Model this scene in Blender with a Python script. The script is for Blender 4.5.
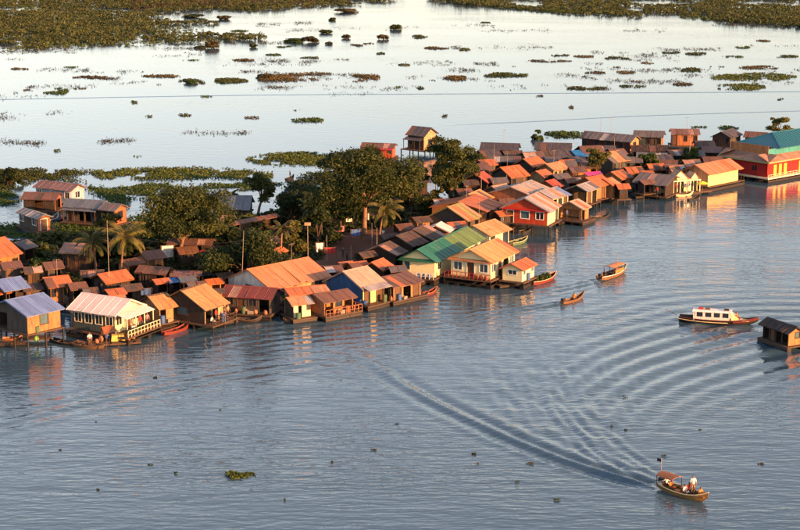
import bpy, bmesh, math, random
import numpy as np
from mathutils import Vector, Matrix, Euler

for o in list(bpy.data.objects):
    bpy.data.objects.remove(o)
SC = bpy.context.scene
C = SC.collection
R = math.radians
RND = random.Random(11)

# ---------------------------------------------------------------- camera
CAM_H = 50.0
FPX = 1700.0                      # focal length in pixels of an 800 px wide picture
PITCH = math.atan((265 + 110) / FPX)
cam_d = bpy.data.cameras.new('camera')
cam_d.sensor_width = 36
cam_d.lens = 36 * FPX / 800
cam_d.clip_start = 1
cam_d.clip_end = 30000
cam = bpy.data.objects.new('camera', cam_d)
cam.location = (0, 0, CAM_H)
cam.rotation_euler = (R(90) - PITCH, 0, 0)
C.objects.link(cam)
SC.camera = cam

# ---------------------------------------------------------------- sky and sun
SUN_AZ = R(-35)                   # direction towards the sun, from +X, counter-clockwise
SUN_EL = R(12)
world = bpy.data.worlds.new('World')
SC.world = world
world.use_nodes = True
wn = world.node_tree
bg = wn.nodes['Background']
sky = wn.nodes.new('ShaderNodeTexSky')
sky.sky_type = 'NISHITA'
sky.sun_disc = False
sky.sun_elevation = SUN_EL
sky.sun_rotation = R(90) - SUN_AZ
sky.air_density = 1.0
sky.dust_density = 1.0
sky.ozone_density = 1.5
hsv = wn.nodes.new('ShaderNodeHueSaturation')
hsv.inputs['Saturation'].default_value = 0.7
wb = wn.nodes.new('ShaderNodeMix'); wb.data_type = 'RGBA'; wb.blend_type = 'MULTIPLY'; wb.inputs[0].default_value = 1
wb.inputs[7].default_value = (1.125, 0.97, 0.915, 1)      # warm evening white balance over the whole sky
wn.links.new(sky.outputs[0], hsv.inputs['Color'])
wn.links.new(hsv.outputs[0], wb.inputs[6])
wn.links.new(wb.outputs[2], bg.inputs[0])
bg.inputs[1].default_value = 0.12
sd = bpy.data.lights.new('sun', 'SUN')
sd.energy = 5.0
sd.angle = R(0.6)
sd.color = (1.0, 0.42, 0.13)
sun = bpy.data.objects.new('sun', sd)
sdir = Vector((math.cos(SUN_AZ) * math.cos(SUN_EL), math.sin(SUN_AZ) * math.cos(SUN_EL), math.sin(SUN_EL)))
sun.rotation_euler = sdir.to_track_quat('Z', 'Y').to_euler()
sun.location = sdir * 300
C.objects.link(sun)
vs = SC.view_settings
vs.view_transform = 'Standard'
vs.look = 'None'
vs.gamma = 1
vs.use_curve_mapping = False
vs.exposure = 1.66
SC.cycles.max_bounces = 6
SC.cycles.diffuse_bounces = 3
SC.cycles.glossy_bounces = 4
SC.cycles.use_denoising = True
SC.cycles.caustics_reflective = False
SC.cycles.caustics_refractive = False


def P(u, v, z=0.0):
    """point of the place at height z that the photograph shows at (u, v)"""
    cx, cy = (u - 400) / FPX, -(v - 265) / FPX
    d = Vector((cx, math.cos(PITCH) + cy * math.sin(PITCH), -math.sin(PITCH) + cy * math.cos(PITCH)))
    return Vector((0, 0, CAM_H)) + d * ((z - CAM_H) / d.z)


def pix(p):
    q = Vector(p) - Vector((0, 0, CAM_H))
    f = q.y * math.cos(PITCH) - q.z * math.sin(PITCH)
    up = q.y * math.sin(PITCH) + q.z * math.cos(PITCH)
    return 400 + FPX * q.x / f, 265 - FPX * up / f


# ---------------------------------------------------------------- materials
MATS = {}
ALB = 0.66                        # shade put into base colours: dimmed so unlit sides read deeper


def mat(name, col, rough=0.75, var=0.2, nscale=0.8, grime=None, gamt=0.35, ribs=0.0, ribs_axis=0, bump=0.0,
        metal=0.0, orand=0.12, spec=0.35, stretch=(1, 1, 1)):
    """procedural surface: base colour, soft mottling, blotches of grime, optional corrugation"""
    if name in MATS:
        return MATS[name]
    col = tuple(c * (ALB if max(col) < 0.64 else 0.85) for c in col)
    m = bpy.data.materials.new(name)
    m.use_nodes = True
    nt = m.node_tree
    N, L = nt.nodes, nt.links
    b = N['Principled BSDF']
    tc = N.new('ShaderNodeTexCoord')
    oi = N.new('ShaderNodeObjectInfo')
    off = N.new('ShaderNodeVectorMath'); off.operation = 'MULTIPLY_ADD'
    comb = N.new('ShaderNodeCombineXYZ')
    L.new(oi.outputs['Random'], comb.inputs[0]); L.new(oi.outputs['Random'], comb.inputs[1])
    mp = N.new('ShaderNodeMapping'); mp.inputs['Scale'].default_value = stretch
    L.new(tc.outputs['Object'], mp.inputs[0])
    off.inputs[1].default_value = (37, 53, 11)
    L.new(comb.outputs[0], off.inputs[0]); L.new(mp.outputs[0], off.inputs[2])
    n1 = N.new('ShaderNodeTexNoise'); n1.inputs['Scale'].default_value = nscale; n1.inputs['Detail'].default_value = 5
    n1.inputs['Roughness'].default_value = 0.65
    L.new(off.outputs[0], n1.inputs['Vector'])
    mr = N.new('ShaderNodeMapRange')
    mr.inputs[1].default_value = 0.3; mr.inputs[2].default_value = 0.7
    mr.inputs[3].default_value = 1 - var; mr.inputs[4].default_value = 1 + var
    L.new(n1.outputs[0], mr.inputs[0])
    mo = N.new('ShaderNodeMapRange')
    mo.inputs[3].default_value = 1 - orand; mo.inputs[4].default_value = 1 + orand
    L.new(oi.outputs['Random'], mo.inputs[0])
    mu = N.new('ShaderNodeMath'); mu.operation = 'MULTIPLY'
    L.new(mr.outputs[0], mu.inputs[0]); L.new(mo.outputs[0], mu.inputs[1])
    sc_ = N.new('ShaderNodeVectorMath'); sc_.operation = 'SCALE'
    L.new(mu.outputs[0], sc_.inputs['Scale'])
    if grime:
        n2 = N.new('ShaderNodeTexNoise'); n2.inputs['Scale'].default_value = nscale * 2.3; n2.inputs['Detail'].default_value = 6
        n2.inputs['Roughness'].default_value = 0.7
        L.new(off.outputs[0], n2.inputs['Vector'])
        r2 = N.new('ShaderNodeMapRange')
        r2.inputs[1].default_value = 0.5; r2.inputs[2].default_value = 0.68
        r2.inputs[3].default_value = 0.0; r2.inputs[4].default_value = gamt * 2
        r2.clamp = True
        L.new(n2.outputs[0], r2.inputs[0])
        mx = N.new('ShaderNodeMix'); mx.data_type = 'RGBA'
        mx.inputs[6].default_value = (*col, 1); mx.inputs[7].default_value = (*grime, 1)
        L.new(r2.outputs[0], mx.inputs[0]); L.new(mx.outputs[2], sc_.inputs[0])
    else:
        sc_.inputs[0].default_value = col
    L.new(sc_.outputs[0], b.inputs['Base Color'])
    b.inputs['Roughness'].default_value = rough
    b.inputs['Metallic'].default_value = metal
    b.inputs['Specular IOR Level'].default_value = spec
    last = None
    if ribs:
        w = N.new('ShaderNodeTexWave'); w.wave_type = 'BANDS'; w.bands_direction = 'XYZ'[ribs_axis]
        w.wave_profile = 'SIN'; w.inputs['Scale'].default_value = 0.314 / ribs; w.inputs['Distortion'].default_value = 0.3
        L.new(tc.outputs['Object'], w.inputs[0])
        bp = N.new('ShaderNodeBump'); bp.inputs['Strength'].default_value = 0.6; bp.inputs['Distance'].default_value = 0.04
        L.new(w.outputs['Fac'], bp.inputs['Height']); last = bp
    if bump:
        n3 = N.new('ShaderNodeTexNoise'); n3.inputs['Scale'].default_value = 6; n3.inputs['Detail'].default_value = 4
        L.new(tc.outputs['Object'], n3.inputs['Vector'])
        bp = N.new('ShaderNodeBump'); bp.inputs['Strength'].default_value = bump; bp.inputs['Distance'].default_value = 0.06
        L.new(n3.outputs[0], bp.inputs['Height'])
        if last: L.new(last.outputs[0], bp.inputs['Normal'])
        last = bp
    if last: L.new(last.outputs[0], b.inputs['Normal'])
    MATS[name] = m
    return m


RUST = (0.16, 0.06, 0.03)
SOOT = (0.05, 0.045, 0.04)


def roofm(name, col, rough=0.55, grime=RUST, gamt=0.42, var=0.24, spec=0.4, metal=0.0):
    return mat('roof_' + name, col, rough, var, 0.55, grime, gamt, ribs=0.22, orand=0.1, spec=spec, metal=metal, stretch=(1.6, 0.6, 1))


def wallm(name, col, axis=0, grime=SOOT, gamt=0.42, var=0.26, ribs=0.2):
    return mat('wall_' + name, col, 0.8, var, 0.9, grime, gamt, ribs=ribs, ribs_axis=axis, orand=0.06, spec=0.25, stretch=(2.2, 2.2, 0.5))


ROOF = {
    'tan': roofm('tan', (0.52, 0.265, 0.135)), 'peach': roofm('peach', (0.60, 0.245, 0.12), gamt=0.12, var=0.08),
    'orange': roofm('orange', (0.52, 0.165, 0.06)), 'rust': roofm('rust', (0.52, 0.16, 0.06)),
    'redrust': roofm('redrust', (0.45, 0.09, 0.045)), 'brownred': roofm('brownred', (0.20, 0.045, 0.035)),
    'brown': roofm('brown', (0.16, 0.085, 0.06)), 'tin': roofm('tin', (0.40, 0.38, 0.38), 0.4),
    'grey': roofm('grey', (0.14, 0.135, 0.14), 0.55), 'slate': roofm('slate', (0.06, 0.066, 0.08), 0.55),
    'dark': roofm('dark', (0.028, 0.025, 0.026), 0.8), 'weathered': roofm('weathered', (0.075, 0.06, 0.055), 0.8, gamt=0.5),
    'bluetin': roofm('bluetin', (0.17, 0.27, 0.56), 0.4, gamt=0.1), 'pale': roofm('pale', (0.55, 0.38, 0.29), gamt=0.25, var=0.14), 'golden': roofm('golden', (0.58, 0.33, 0.13), gamt=0.2, var=0.12), 'pinkwhite': roofm('pinkwhite', (0.66, 0.58, 0.56), 0.5, gamt=0.12, var=0.07),
    'mauve': roofm('mauve', (0.22, 0.13, 0.12)), 'pinkbrown': roofm('pinkbrown', (0.40, 0.24, 0.18)),
    'teal': roofm('teal', (0.015, 0.17, 0.11), 0.42, gamt=0.2), 'green': roofm('green', (0.13, 0.23, 0.06), 0.5, gamt=0.2),
    'khaki': roofm('khaki', (0.30, 0.30, 0.10), 0.55, gamt=0.15), 'red': roofm('red', (0.50, 0.025, 0.03), 0.55, gamt=0.1),
    'tealblue': roofm('tealblue', (0.02, 0.17, 0.25), 0.42, gamt=0.06, var=0.06), 'blue': roofm('blue', (0.02, 0.20, 0.55), 0.5, gamt=0.05),
    'thatch': mat('roof_thatch', (0.42, 0.24, 0.11), 0.95, 0.35, 1.6, SOOT, 0.3, bump=0.9, stretch=(3, 0.5, 1)),
    'magenta': roofm('magenta', (0.75, 0.03, 0.22), 0.6, gamt=0.05), 'bluegrey': roofm('bluegrey', (0.13, 0.16, 0.20), 0.45, gamt=0.12),
}
WALL = {
    'wood': wallm('wood', (0.47, 0.215, 0.085)), 'darkwood': wallm('darkwood', (0.040, 0.027, 0.020)),  # darkwood and greyboard: old boards, dimmed further to paint in wall shade
    'greyboard': wallm('greyboard', (0.085, 0.072, 0.064)), 'cream': wallm('cream', (0.74, 0.62, 0.36), gamt=0.1, var=0.06),
    'yellow': wallm('yellow', (0.78, 0.60, 0.25), gamt=0.08, var=0.06), 'white': wallm('white', (0.68, 0.66, 0.62), gamt=0.15),
    'bluewall': wallm('bluewall', (0.16, 0.26, 0.34), gamt=0.2), 'blue': wallm('blue', (0.03, 0.11, 0.28), gamt=0.15),
    'teal': wallm('teal', (0.07, 0.36, 0.36), gamt=0.1), 'red': wallm('red', (0.50, 0.065, 0.028), gamt=0.1),
    'deepred': wallm('deepred', (0.42, 0.022, 0.02), gamt=0.15), 'brick': wallm('brick', (0.42, 0.16, 0.08)), 'tanwall': wallm('tanwall', (0.55, 0.36, 0.20)),
    'maroon': wallm('maroon', (0.08, 0.022, 0.02)), 'greengrey': wallm('greengrey', (0.07, 0.10, 0.10)),
    'thatch': mat('wall_thatch', (0.42, 0.25, 0.11), 0.95, 0.3, 1.4, SOOT, 0.25, bump=0.8),
    'lightblue': wallm('lightblue', (0.32, 0.45, 0.55), gamt=0.15), 'paleyellow': wallm('paleyellow', (0.80, 0.70, 0.40), gamt=0.06, var=0.05),
}
M_TIMBER = mat('timber', (0.09, 0.055, 0.035), 0.85, 0.3, 2.0, SOOT, 0.3, bump=0.3)
M_DECK = mat('deck_boards', (0.10, 0.06, 0.04), 0.85, 0.3, 1.2, SOOT, 0.35, ribs=0.22, ribs_axis=1)
M_DARK = mat('wet_timber', (0.02, 0.015, 0.012), 0.6, 0.3, 2.0)
M_GLASS = mat('dark_glass', (0.02, 0.03, 0.045), 0.12, 0.1, 1.0, spec=0.6)
M_SHUT = mat('shutter_blue', (0.06, 0.13, 0.17), 0.6, 0.2, 2.0)
M_WHITE = mat('white_paint', (0.74, 0.72, 0.68), 0.6, 0.08, 1.5, SOOT, 0.06)
M_CREAMT = mat('cream_trim', (0.74, 0.66, 0.46), 0.6, 0.08, 1.5, SOOT, 0.06)
M_DOOR = mat('door_wood', (0.12, 0.06, 0.035), 0.6, 0.25, 2.0)
M_YDOOR = mat('door_yellow', (0.85, 0.52, 0.06), 0.5, 0.1, 2.0)
M_REDP = mat('red_paint', (0.50, 0.04, 0.03), 0.5, 0.2, 2.0, SOOT, 0.1)
M_POLE = mat('weathered_pole', (0.36, 0.30, 0.24), 0.8, 0.2, 2.0)


# ---------------------------------------------------------------- mesh helpers
class MB:
    def __init__(s):
        s.v, s.f = [], []

    def box(s, x0, x1, y0, y1, z0, z1):
        n = len(s.v)
        s.v += [(x0, y0, z0), (x1, y0, z0), (x1, y1, z0), (x0, y1, z0), (x0, y0, z1), (x1, y0, z1), (x1, y1, z1), (x0, y1, z1)]
        s.f += [tuple(n + i for i in q) for q in ((3, 2, 1, 0), (4, 5, 6, 7), (0, 1, 5, 4), (1, 2, 6, 5), (2, 3, 7, 6), (3, 0, 4, 7))]
        return s

    def prism(s, pts, d):
        """closed polygon pts (3-D, planar) extruded by vector d"""
        n, k = len(s.v), len(pts)
        d = Vector(d)
        s.v += [tuple(p) for p in pts] + [tuple(Vector(p) + d) for p in pts]
        s.f.append(tuple(range(n + k - 1, n - 1, -1)))
        s.f.append(tuple(range(n + k, n + 2 * k)))
        for i in range(k):
            j = (i + 1) % k
            s.f.append((n + i, n + j, n + k + j, n + k + i))
        return s

    def tube(s, pts, rad, seg=6, cap=True):
        pts = [Vector(p) for p in pts]
        if not isinstance(rad, (list, tuple)): rad = [rad] * len(pts)
        n = len(s.v)
        for i, p in enumerate(pts):
            t = (pts[min(i + 1, len(pts) - 1)] - pts[max(i - 1, 0)]).normalized()
            a = t.cross(Vector((0, 0, 1)) if abs(t.z) < 0.9 else Vector((1, 0, 0))).normalized()
            b = t.cross(a)
            for k in range(seg):
                q = 2 * math.pi * k / seg
                s.v.append(tuple(p + (a * math.cos(q) + b * math.sin(q)) * rad[i]))
        for i in range(len(pts) - 1):
            for k in range(seg):
                k2 = (k + 1) % seg
                s.f.append((n + i * seg + k, n + i * seg + k2, n + (i + 1) * seg + k2, n + (i + 1) * seg + k))
        if cap:
            s.f.append(tuple(n + k for k in range(seg - 1, -1, -1)))
            m = n + (len(pts) - 1) * seg
            s.f.append(tuple(m + k for k in range(seg)))
        return s

    def bar(s, a, b, w, h):
        """rectangular bar between two points"""
        a, b = Vector(a), Vector(b)
        t = (b - a).normalized()
        x = t.cross(Vector((0, 0, 1)) if abs(t.z) < 0.95 else Vector((0, 1, 0))).normalized()
        y = x.cross(t).normalized()
        q = [a + x * i * w / 2 + y * j * h / 2 for i, j in ((-1, -1), (1, -1), (1, 1), (-1, 1))]
        return s.prism(q, b - a)

    def mesh(s, name, m):
        me = bpy.data.meshes.new(name)
        me.from_pydata(s.v, [], s.f)
        if m:
            for x in (m if isinstance(m, (list, tuple)) else [m]): me.materials.append(x)
        me.update()
        return me

    def build(s, name, m, parent=None):
        return link(name, s.mesh(name, m), parent)


def link(name, me, parent=None, loc=None, rot=None):
    o = bpy.data.objects.new(name, me)
    C.objects.link(o)
    if parent is not None: o.parent = parent
    if loc is not None: o.location = loc
    if rot is not None: o.rotation_euler = rot
    return o


def smooth(o):
    o.data.polygons.foreach_set('use_smooth', [True] * len(o.data.polygons))
    return o


LABELS = set()


def tag(o, label, cat, group=None, kind=None):
    o['label'] = label
    if kind: o['kind'] = kind
    else: o['category'] = cat
    if group: o['group'] = group
    return o


def thing(name, label, cat, loc, rz=0.0, group=None):
    o = bpy.data.objects.new(name, None)
    o.empty_display_size = 0.3
    C.objects.link(o)
    o.location = loc
    o.rotation_euler = (0, 0, rz)
    return tag(o, label, cat, group)


def structure(o):
    o['kind'] = 'structure'
    return o


def copy_tree(o, parent=None):
    c = o.copy()
    C.objects.link(c)
    c.parent = parent
    for ch in list(o.children): copy_tree(ch, c)
    return c
# ================================================================ THE SETTING
# ---------------------------------------------------------------- water
def water_material():
    m = bpy.data.materials.new('river_water')
    m.use_nodes = True
    N, L = m.node_tree.nodes, m.node_tree.links
    b = N['Principled BSDF']
    tc = N.new('ShaderNodeTexCoord')
    def noise(scale, stretch, rot, det, strength, dist, prev):
        mp = N.new('ShaderNodeMapping')
        mp.inputs['Scale'].default_value = stretch
        mp.inputs['Rotation'].default_value = (0, 0, rot)
        L.new(tc.outputs['Object'], mp.inputs[0])
        n = N.new('ShaderNodeTexNoise'); n.inputs['Scale'].default_value = scale; n.inputs['Detail'].default_value = det
        n.inputs['Roughness'].default_value = 0.5
        L.new(mp.outputs[0], n.inputs['Vector'])
        bp = N.new('ShaderNodeBump'); bp.inputs['Strength'].default_value = strength; bp.inputs['Distance'].default_value = dist
        L.new(n.outputs[0], bp.inputs['Height'])
        if prev: L.new(prev.outputs[0], bp.inputs['Normal'])
        return bp, n
    b1, _ = noise(1.0, (0.30, 1.0, 1), R(6), 2.0, 1.0, 0.105, None)
    b2, _ = noise(2.1, (0.33, 1.0, 1), R(-7), 2.5, 1.0, 0.075, b1)
    b3, big = noise(0.03, (0.5, 1.6, 1), R(4), 3.0, 0.0, 0.1, b2)
    # calmer and livelier patches: the same ripples, faded by a broad noise
    mr = N.new('ShaderNodeMapRange'); mr.inputs[1].default_value = 0.35; mr.inputs[2].default_value = 0.65
    mr.inputs[3].default_value = 0.45; mr.inputs[4].default_value = 1.0
    L.new(big.outputs[0], mr.inputs[0])
    # the flooded plain behind the village lies sheltered among plants: calmer than the river channel
    sx = N.new('ShaderNodeSeparateXYZ'); L.new(tc.outputs['Object'], sx.inputs[0])
    sh = N.new('ShaderNodeMapRange'); sh.inputs[1].default_value = 215; sh.inputs[2].default_value = 290
    sh.inputs[3].default_value = 1.0; sh.inputs[4].default_value = 0.32
    L.new(sx.outputs['Y'], sh.inputs[0])
    mm = N.new('ShaderNodeMath'); mm.operation = 'MULTIPLY'
    L.new(mr.outputs[0], mm.inputs[0]); L.new(sh.outputs[0], mm.inputs[1])
    L.new(mm.outputs[0], b1.inputs['Strength']); L.new(mm.outputs[0], b2.inputs['Strength'])
    b.inputs['Base Color'].default_value = (0.034, 0.074, 0.108, 1)
    b.inputs['Roughness'].default_value = 0.06
    b.inputs['IOR'].default_value = 1.55
    L.new(b2.outputs[0], b.inputs['Normal'])
    return m


M_WATER = water_material()


def near_poly(X, Y, pts):
    """distance to a polyline, signed side, and position along it (0..1), for arrays X, Y"""
    best = np.full(X.shape, 1e9); side = np.zeros(X.shape); tt = np.zeros(X.shape)
    pts = np.array(pts, float)
    seg = np.hypot(*(pts[1:] - pts[:-1]).T); tot = seg.sum(); acc = 0
    for i in range(len(pts) - 1):
        a, b = pts[i], pts[i + 1]
        d = b - a; l2 = d @ d
        t = np.clip(((X - a[0]) * d[0] + (Y - a[1]) * d[1]) / l2, 0, 1)
        px, py = X - a[0] - t * d[0], Y - a[1] - t * d[1]
        q = np.hypot(px, py)
        s = np.sign(d[0] * py - d[1] * px)
        w = q < best
        best = np.where(w, q, best); side = np.where(w, s, side); tt = np.where(w, (acc + t * seg[i]) / tot, tt)
        acc += seg[i]
    return best, side, tt


def curve(pix_pts, n=40):
    """smooth ground curve through pixels (Catmull-Rom)"""
    p = [np.array(P(u, v)[:2]) for u, v in pix_pts]
    p = [2 * p[0] - p[1]] + p + [2 * p[-1] - p[-2]]
    out = []
    per = max(2, n // (len(p) - 3))
    for i in range(1, len(p) - 2):
        for k in range(per):
            t = k / per
            out.append(0.5 * ((2 * p[i]) + (-p[i - 1] + p[i + 1]) * t + (2 * p[i - 1] - 5 * p[i] + 4 * p[i + 1] - p[i + 2]) * t * t
                              + (-p[i - 1] + 3 * p[i] - 3 * p[i + 1] + p[i + 2]) * t ** 3))
    out.append(p[-2])
    return out


def vnoise(X, Y, seed):
    r = np.random.RandomState(seed)
    g = r.rand(128, 128)
    xi, yi = np.floor(X).astype(int), np.floor(Y).astype(int)
    fx, fy = X - xi, Y - yi
    fx, fy = fx * fx * (3 - 2 * fx), fy * fy * (3 - 2 * fy)
    a = g[xi % 128, yi % 128]; b = g[(xi + 1) % 128, yi % 128]; c = g[xi % 128, (yi + 1) % 128]; d = g[(xi + 1) % 128, (yi + 1) % 128]
    return (a * (1 - fx) + b * fx) * (1 - fy) + (c * (1 - fx) + d * fx) * fy - 0.5


def water_height(X, Y):
    Z = np.zeros(X.shape)
    near = (np.abs(X) < 90) & (Y < 300)
    # long arm of the passenger boat's wake, left of its track: one sharp crest and weaker followers
    arm = curve([(655, 487), (600, 472), (540, 451), (470, 420), (410, 389), (370, 362), (340, 342)])
    d, s, t = near_poly(X, Y, arm)
    sd_ = d * s                                  # positive = left of the arm's direction
    lam = 1.75 + 1.2 * t
    env = np.exp(-((sd_ + 0.5 * lam) / (1.9 * lam)) ** 2) * (1 - t) ** 0.7 * np.minimum(1, t * 14 + 0.3)
    Z += 0.20 * env * np.cos(2 * math.pi * sd_ / lam) * np.exp(-np.abs(sd_) / (0.8 * lam)) * 1.5
    # churned track behind the boat
    track = curve([(662, 486), (635, 472), (596, 446), (566, 412), (553, 378), (548, 345), (546, 322)])
    d, s, t = near_poly(X, Y, track)
    w = 1.2 + 6.5 * np.minimum(1, t * 1.6)
    env = np.exp(-(d / w) ** 2) * (1 - t) ** 0.8
    ds, al = d * s + 60, t * 75                     # across and along the track: stretched streaks of churned water
    ch = vnoise(ds * 1.8, al * 0.28, 3) + 0.5 * vnoise(ds * 3.0 + al * 0.4, al * 0.7, 4)
    Z += 0.20 * env * ch + 0.045 * env * np.cos(2 * math.pi * d * s / 1.15 + 4 * vnoise(al * 0.22, ds * 0.3, 6))
    Z += 0.045 * np.exp(-((d - 0.6 * w) / (0.7 * w)) ** 2) * np.cos(2 * math.pi * d / 1.35) * (1 - t)
    # train of curved waves to the right of the track
    arc = curve([(648, 474), (650, 440), (672, 412), (716, 390), (770, 374), (830, 362)])
    d, s, t = near_poly(X, Y, arc)
    sd_ = d * s
    up = np.clip(sd_, 0, None)
    env = np.exp(-(np.clip(sd_ - 8 - 9 * t, -1e9, 1e9) / (6 + 13 * t)) ** 2) * np.minimum(1, t * 5) * np.exp(-up / 40)
    lam = 1.9 + 1.5 * t
    dt, st_, _t = near_poly(X, Y, track)
    env = env * np.clip(-dt * st_ / 9.0, 0, 1)        # only on the right-hand side of the boat's track
    Z += 0.125 * env * np.cos(2 * math.pi * sd_ / lam + 1.3 * vnoise(X * 0.12, Y * 0.12, 9))
    # inner arcs between the arm and the track
    arc = curve([(610, 458), (540, 425), (470, 385), (420, 350)])
    d, s, t = near_poly(X, Y, arc)
    env = np.exp(-((d) / (4 + 9 * t)) ** 2) * np.minimum(1, t * 4) * (1 - t * 0.7)
    Z += 0.03 * env * np.cos(2 * math.pi * d * s / (1.9 + 1.2 * t) + 2 * vnoise(X * 0.1, Y * 0.1, 12))
    # wakes of the two small boats going upstream
    for pts, a in ([[(605, 279), (575, 287), (540, 293), (490, 300)], 0.11], [[(566, 303), (540, 307), (500, 313), (440, 322), (370, 330)], 0.12]):
        d, s, t = near_poly(X, Y, curve(pts))
        env = np.exp(-(d / (0.9 + 3.5 * t)) ** 2) * (1 - t)
        Z += a * env * (np.cos(2 * math.pi * d / (1.3 + t)) + 1.3 * vnoise(X * 1.3, Y * 1.3, 5))
    # old waves running in on the bank
    arc = curve([(170, 352), (240, 336), (330, 326), (430, 318), (520, 322)])
    d, s, t = near_poly(X, Y, arc)
    env = np.exp(-((d) / 9) ** 2) * np.sin(math.pi * t)
    Z += 0.06 * env * np.cos(2 * math.pi * d * s / 2.1 + 3 * vnoise(X * 0.08, Y * 0.08, 21))
    arc = curve([(-20, 428), (90, 402), (200, 380), (330, 360)])
    d, s, t = near_poly(X, Y, arc)
    Z += 0.04 * np.exp(-(d / 3.5) ** 2) * np.cos(2 * math.pi * d * s / 2.6)
    # low swell everywhere
    Z += 0.05 * vnoise(X * 0.10, Y * 0.35, 31) + 0.03 * vnoise(X * 0.22 + Y * 0.07, Y * 0.8, 32)
    return np.where(near, Z * np.clip((300 - Y) / 60, 0, 1), 0)


def axis(lo, hi, step, far, grow):
    a = list(np.arange(lo, hi + 1e-6, step))
    s, x = step, hi
    right = []
    while x < far:
        s *= grow; x += s; right.append(x)
    return a, right


xs, xr = axis(-72, 72, 0.25, 9000, 1.35)
xs = [-x for x in reversed(xr)] + xs + xr
ys, y, s = [], 116.0, 0.22
ys_b = [-9000, -3000, -800, -200, 0, 60, 95, 108]
while y < 300:
    ys.append(y); y += 0.20 + 0.0016 * (y - 116)
s = 0.6
while y < 14000:
    ys.append(y); s *= 1.25; y += s
ys = ys_b + ys
XX, YY = np.meshgrid(np.array(xs), np.array(ys))
ZZ = water_height(XX, YY)
nx, ny = len(xs), len(ys)
me = bpy.data.meshes.new('river')
me.vertices.add(nx * ny)
me.vertices.foreach_set('co', np.stack([XX, YY, ZZ], -1).astype(np.float32).ravel())
idx = np.arange(nx * ny).reshape(ny, nx)
q = np.stack([idx[:-1, :-1], idx[:-1, 1:], idx[1:, 1:], idx[1:, :-1]], -1).reshape(-1, 4)
me.loops.add(q.size)
me.loops.foreach_set('vertex_index', q.ravel().astype(np.int32))
me.polygons.add(len(q))
me.polygons.foreach_set('loop_start', np.arange(0, q.size, 4, dtype=np.int32))
me.polygons.foreach_set('use_smooth', np.ones(len(q), bool))
me.materials.append(M_WATER)
me.update(calc_edges=True)
me.validate()
structure(link('river', me))


def ripple_line(pts, width, height, name):
    """a long low wave crest travelling over the far water"""
    c = curve(pts, 60)
    mb = MB()
    prof = [(-1, -0.06), (-0.5, 0.45), (0, 1), (0.5, 0.45), (1, -0.06)]
    for i, p in enumerate(c):
        a, b = c[max(i - 1, 0)], c[min(i + 1, len(c) - 1)]
        t = (b - a) / np.hypot(*(b - a)); nrm = np.array([-t[1], t[0]])
        fade = min(1, 6 * i / len(c) + 0.05, 6 * (len(c) - 1 - i) / len(c) + 0.05) if name == 'b' else 1
        for k, (w, h) in enumerate(prof):
            q_ = p + nrm * w * width / 2
            mb.v.append((q_[0], q_[1], h * height * fade))
    for i in range(len(c) - 1):
        for k in range(4):
            n = i * 5 + k
            mb.f.append((n, n + 5, n + 6, n + 1))
    return structure(smooth(mb.build('wave_crest', M_WATER)))


ripple_line([(-60, 101), (0, 99.7), (140, 97), (280, 95), (540, 93.5), (800, 91.8), (880, 91)], 1.5, 0.10, 'a')
ripple_line([(431, 126), (540, 121.3), (642, 116), (800, 111), (880, 108.5)], 1.2, 0.08, 'b')

# ---------------------------------------------------------------- banks
M_SOIL = mat('bank_soil', (0.13, 0.05, 0.032), 0.95, 0.3, 0.25, (0.09, 0.06, 0.035), 0.4, bump=0.5, orand=0)
M_GAPSHADE = mat('bank_gap_shade', (0.03, 0.022, 0.017), 0.9, 0.3, 0.3, (0.05, 0.06, 0.025), 0.4, bump=0.5, orand=0)  # dark ground colour standing in for shade between the stilt houses


def inside(px, py, poly):
    c = np.zeros(px.shape, bool)
    for i in range(len(poly)):
        (x1, y1), (x2, y2) = poly[i], poly[i - 1]
        with np.errstate(divide='ignore', invalid='ignore'):
            c ^= ((y1 > py) != (y2 > py)) & (px < (x2 - x1) * (py - y1) / ((y2 - y1) if y2 != y1 else 1e-9) + x1)
    return c


def bank(pix_poly, top, material, name, step=1.2, slope=3.0, seed=1):
    """low island with sloping edges: grid clipped to the outline, z rising inwards"""
    poly = [tuple(P(u, v)[:2]) for u, v in pix_poly]
    x0, x1 = min(p[0] for p in poly), max(p[0] for p in poly)
    y0, y1 = min(p[1] for p in poly), max(p[1] for p in poly)
    gx, gy = np.meshgrid(np.arange(x0 - 5, x1 + 5, step), np.arange(y0 - 5, y1 + 5, step))
    ins = inside(gx, gy, poly)
    d, _, _ = near_poly(gx, gy, poly + [poly[0]])
    sd_ = np.where(ins, d, -d)
    z = np.clip(sd_ / slope, -0.5, 1.0) * top + 0.35 * vnoise(gx * 0.25, gy * 0.25, seed) * np.clip(sd_ / 3, 0, 1)
    keep = sd_ > -4
    ny_, nx_ = gx.shape
    mb = MB()
    mb.v = [tuple(v) for v in np.stack([gx, gy, z], -1).reshape(-1, 3)]
    for j in range(ny_ - 1):
        for i in range(nx_ - 1):
            if keep[j:j + 2, i:i + 2].all():
                a = j * nx_ + i
                mb.f.append((a, a + 1, a + nx_ + 1, a + nx_))
    return structure(smooth(mb.build(name, material)))


bank([(-70, 322), (40, 306), (110, 300), (170, 297), (232, 290), (300, 281), (350, 276), (385, 262), (402, 240), (436, 224), (446, 205),
      (425, 190), (380, 188), (330, 200), (285, 214), (225, 222), (140, 232), (40, 240), (-70, 246)], 0.75, M_SOIL, 'river_bank', seed=2)
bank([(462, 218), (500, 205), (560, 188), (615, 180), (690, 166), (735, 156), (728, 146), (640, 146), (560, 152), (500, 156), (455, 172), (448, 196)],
     0.5, M_GAPSHADE, 'gap_shade_bank', seed=5)  # added low ground where only shade lies, keeps the house gaps dark
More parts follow.
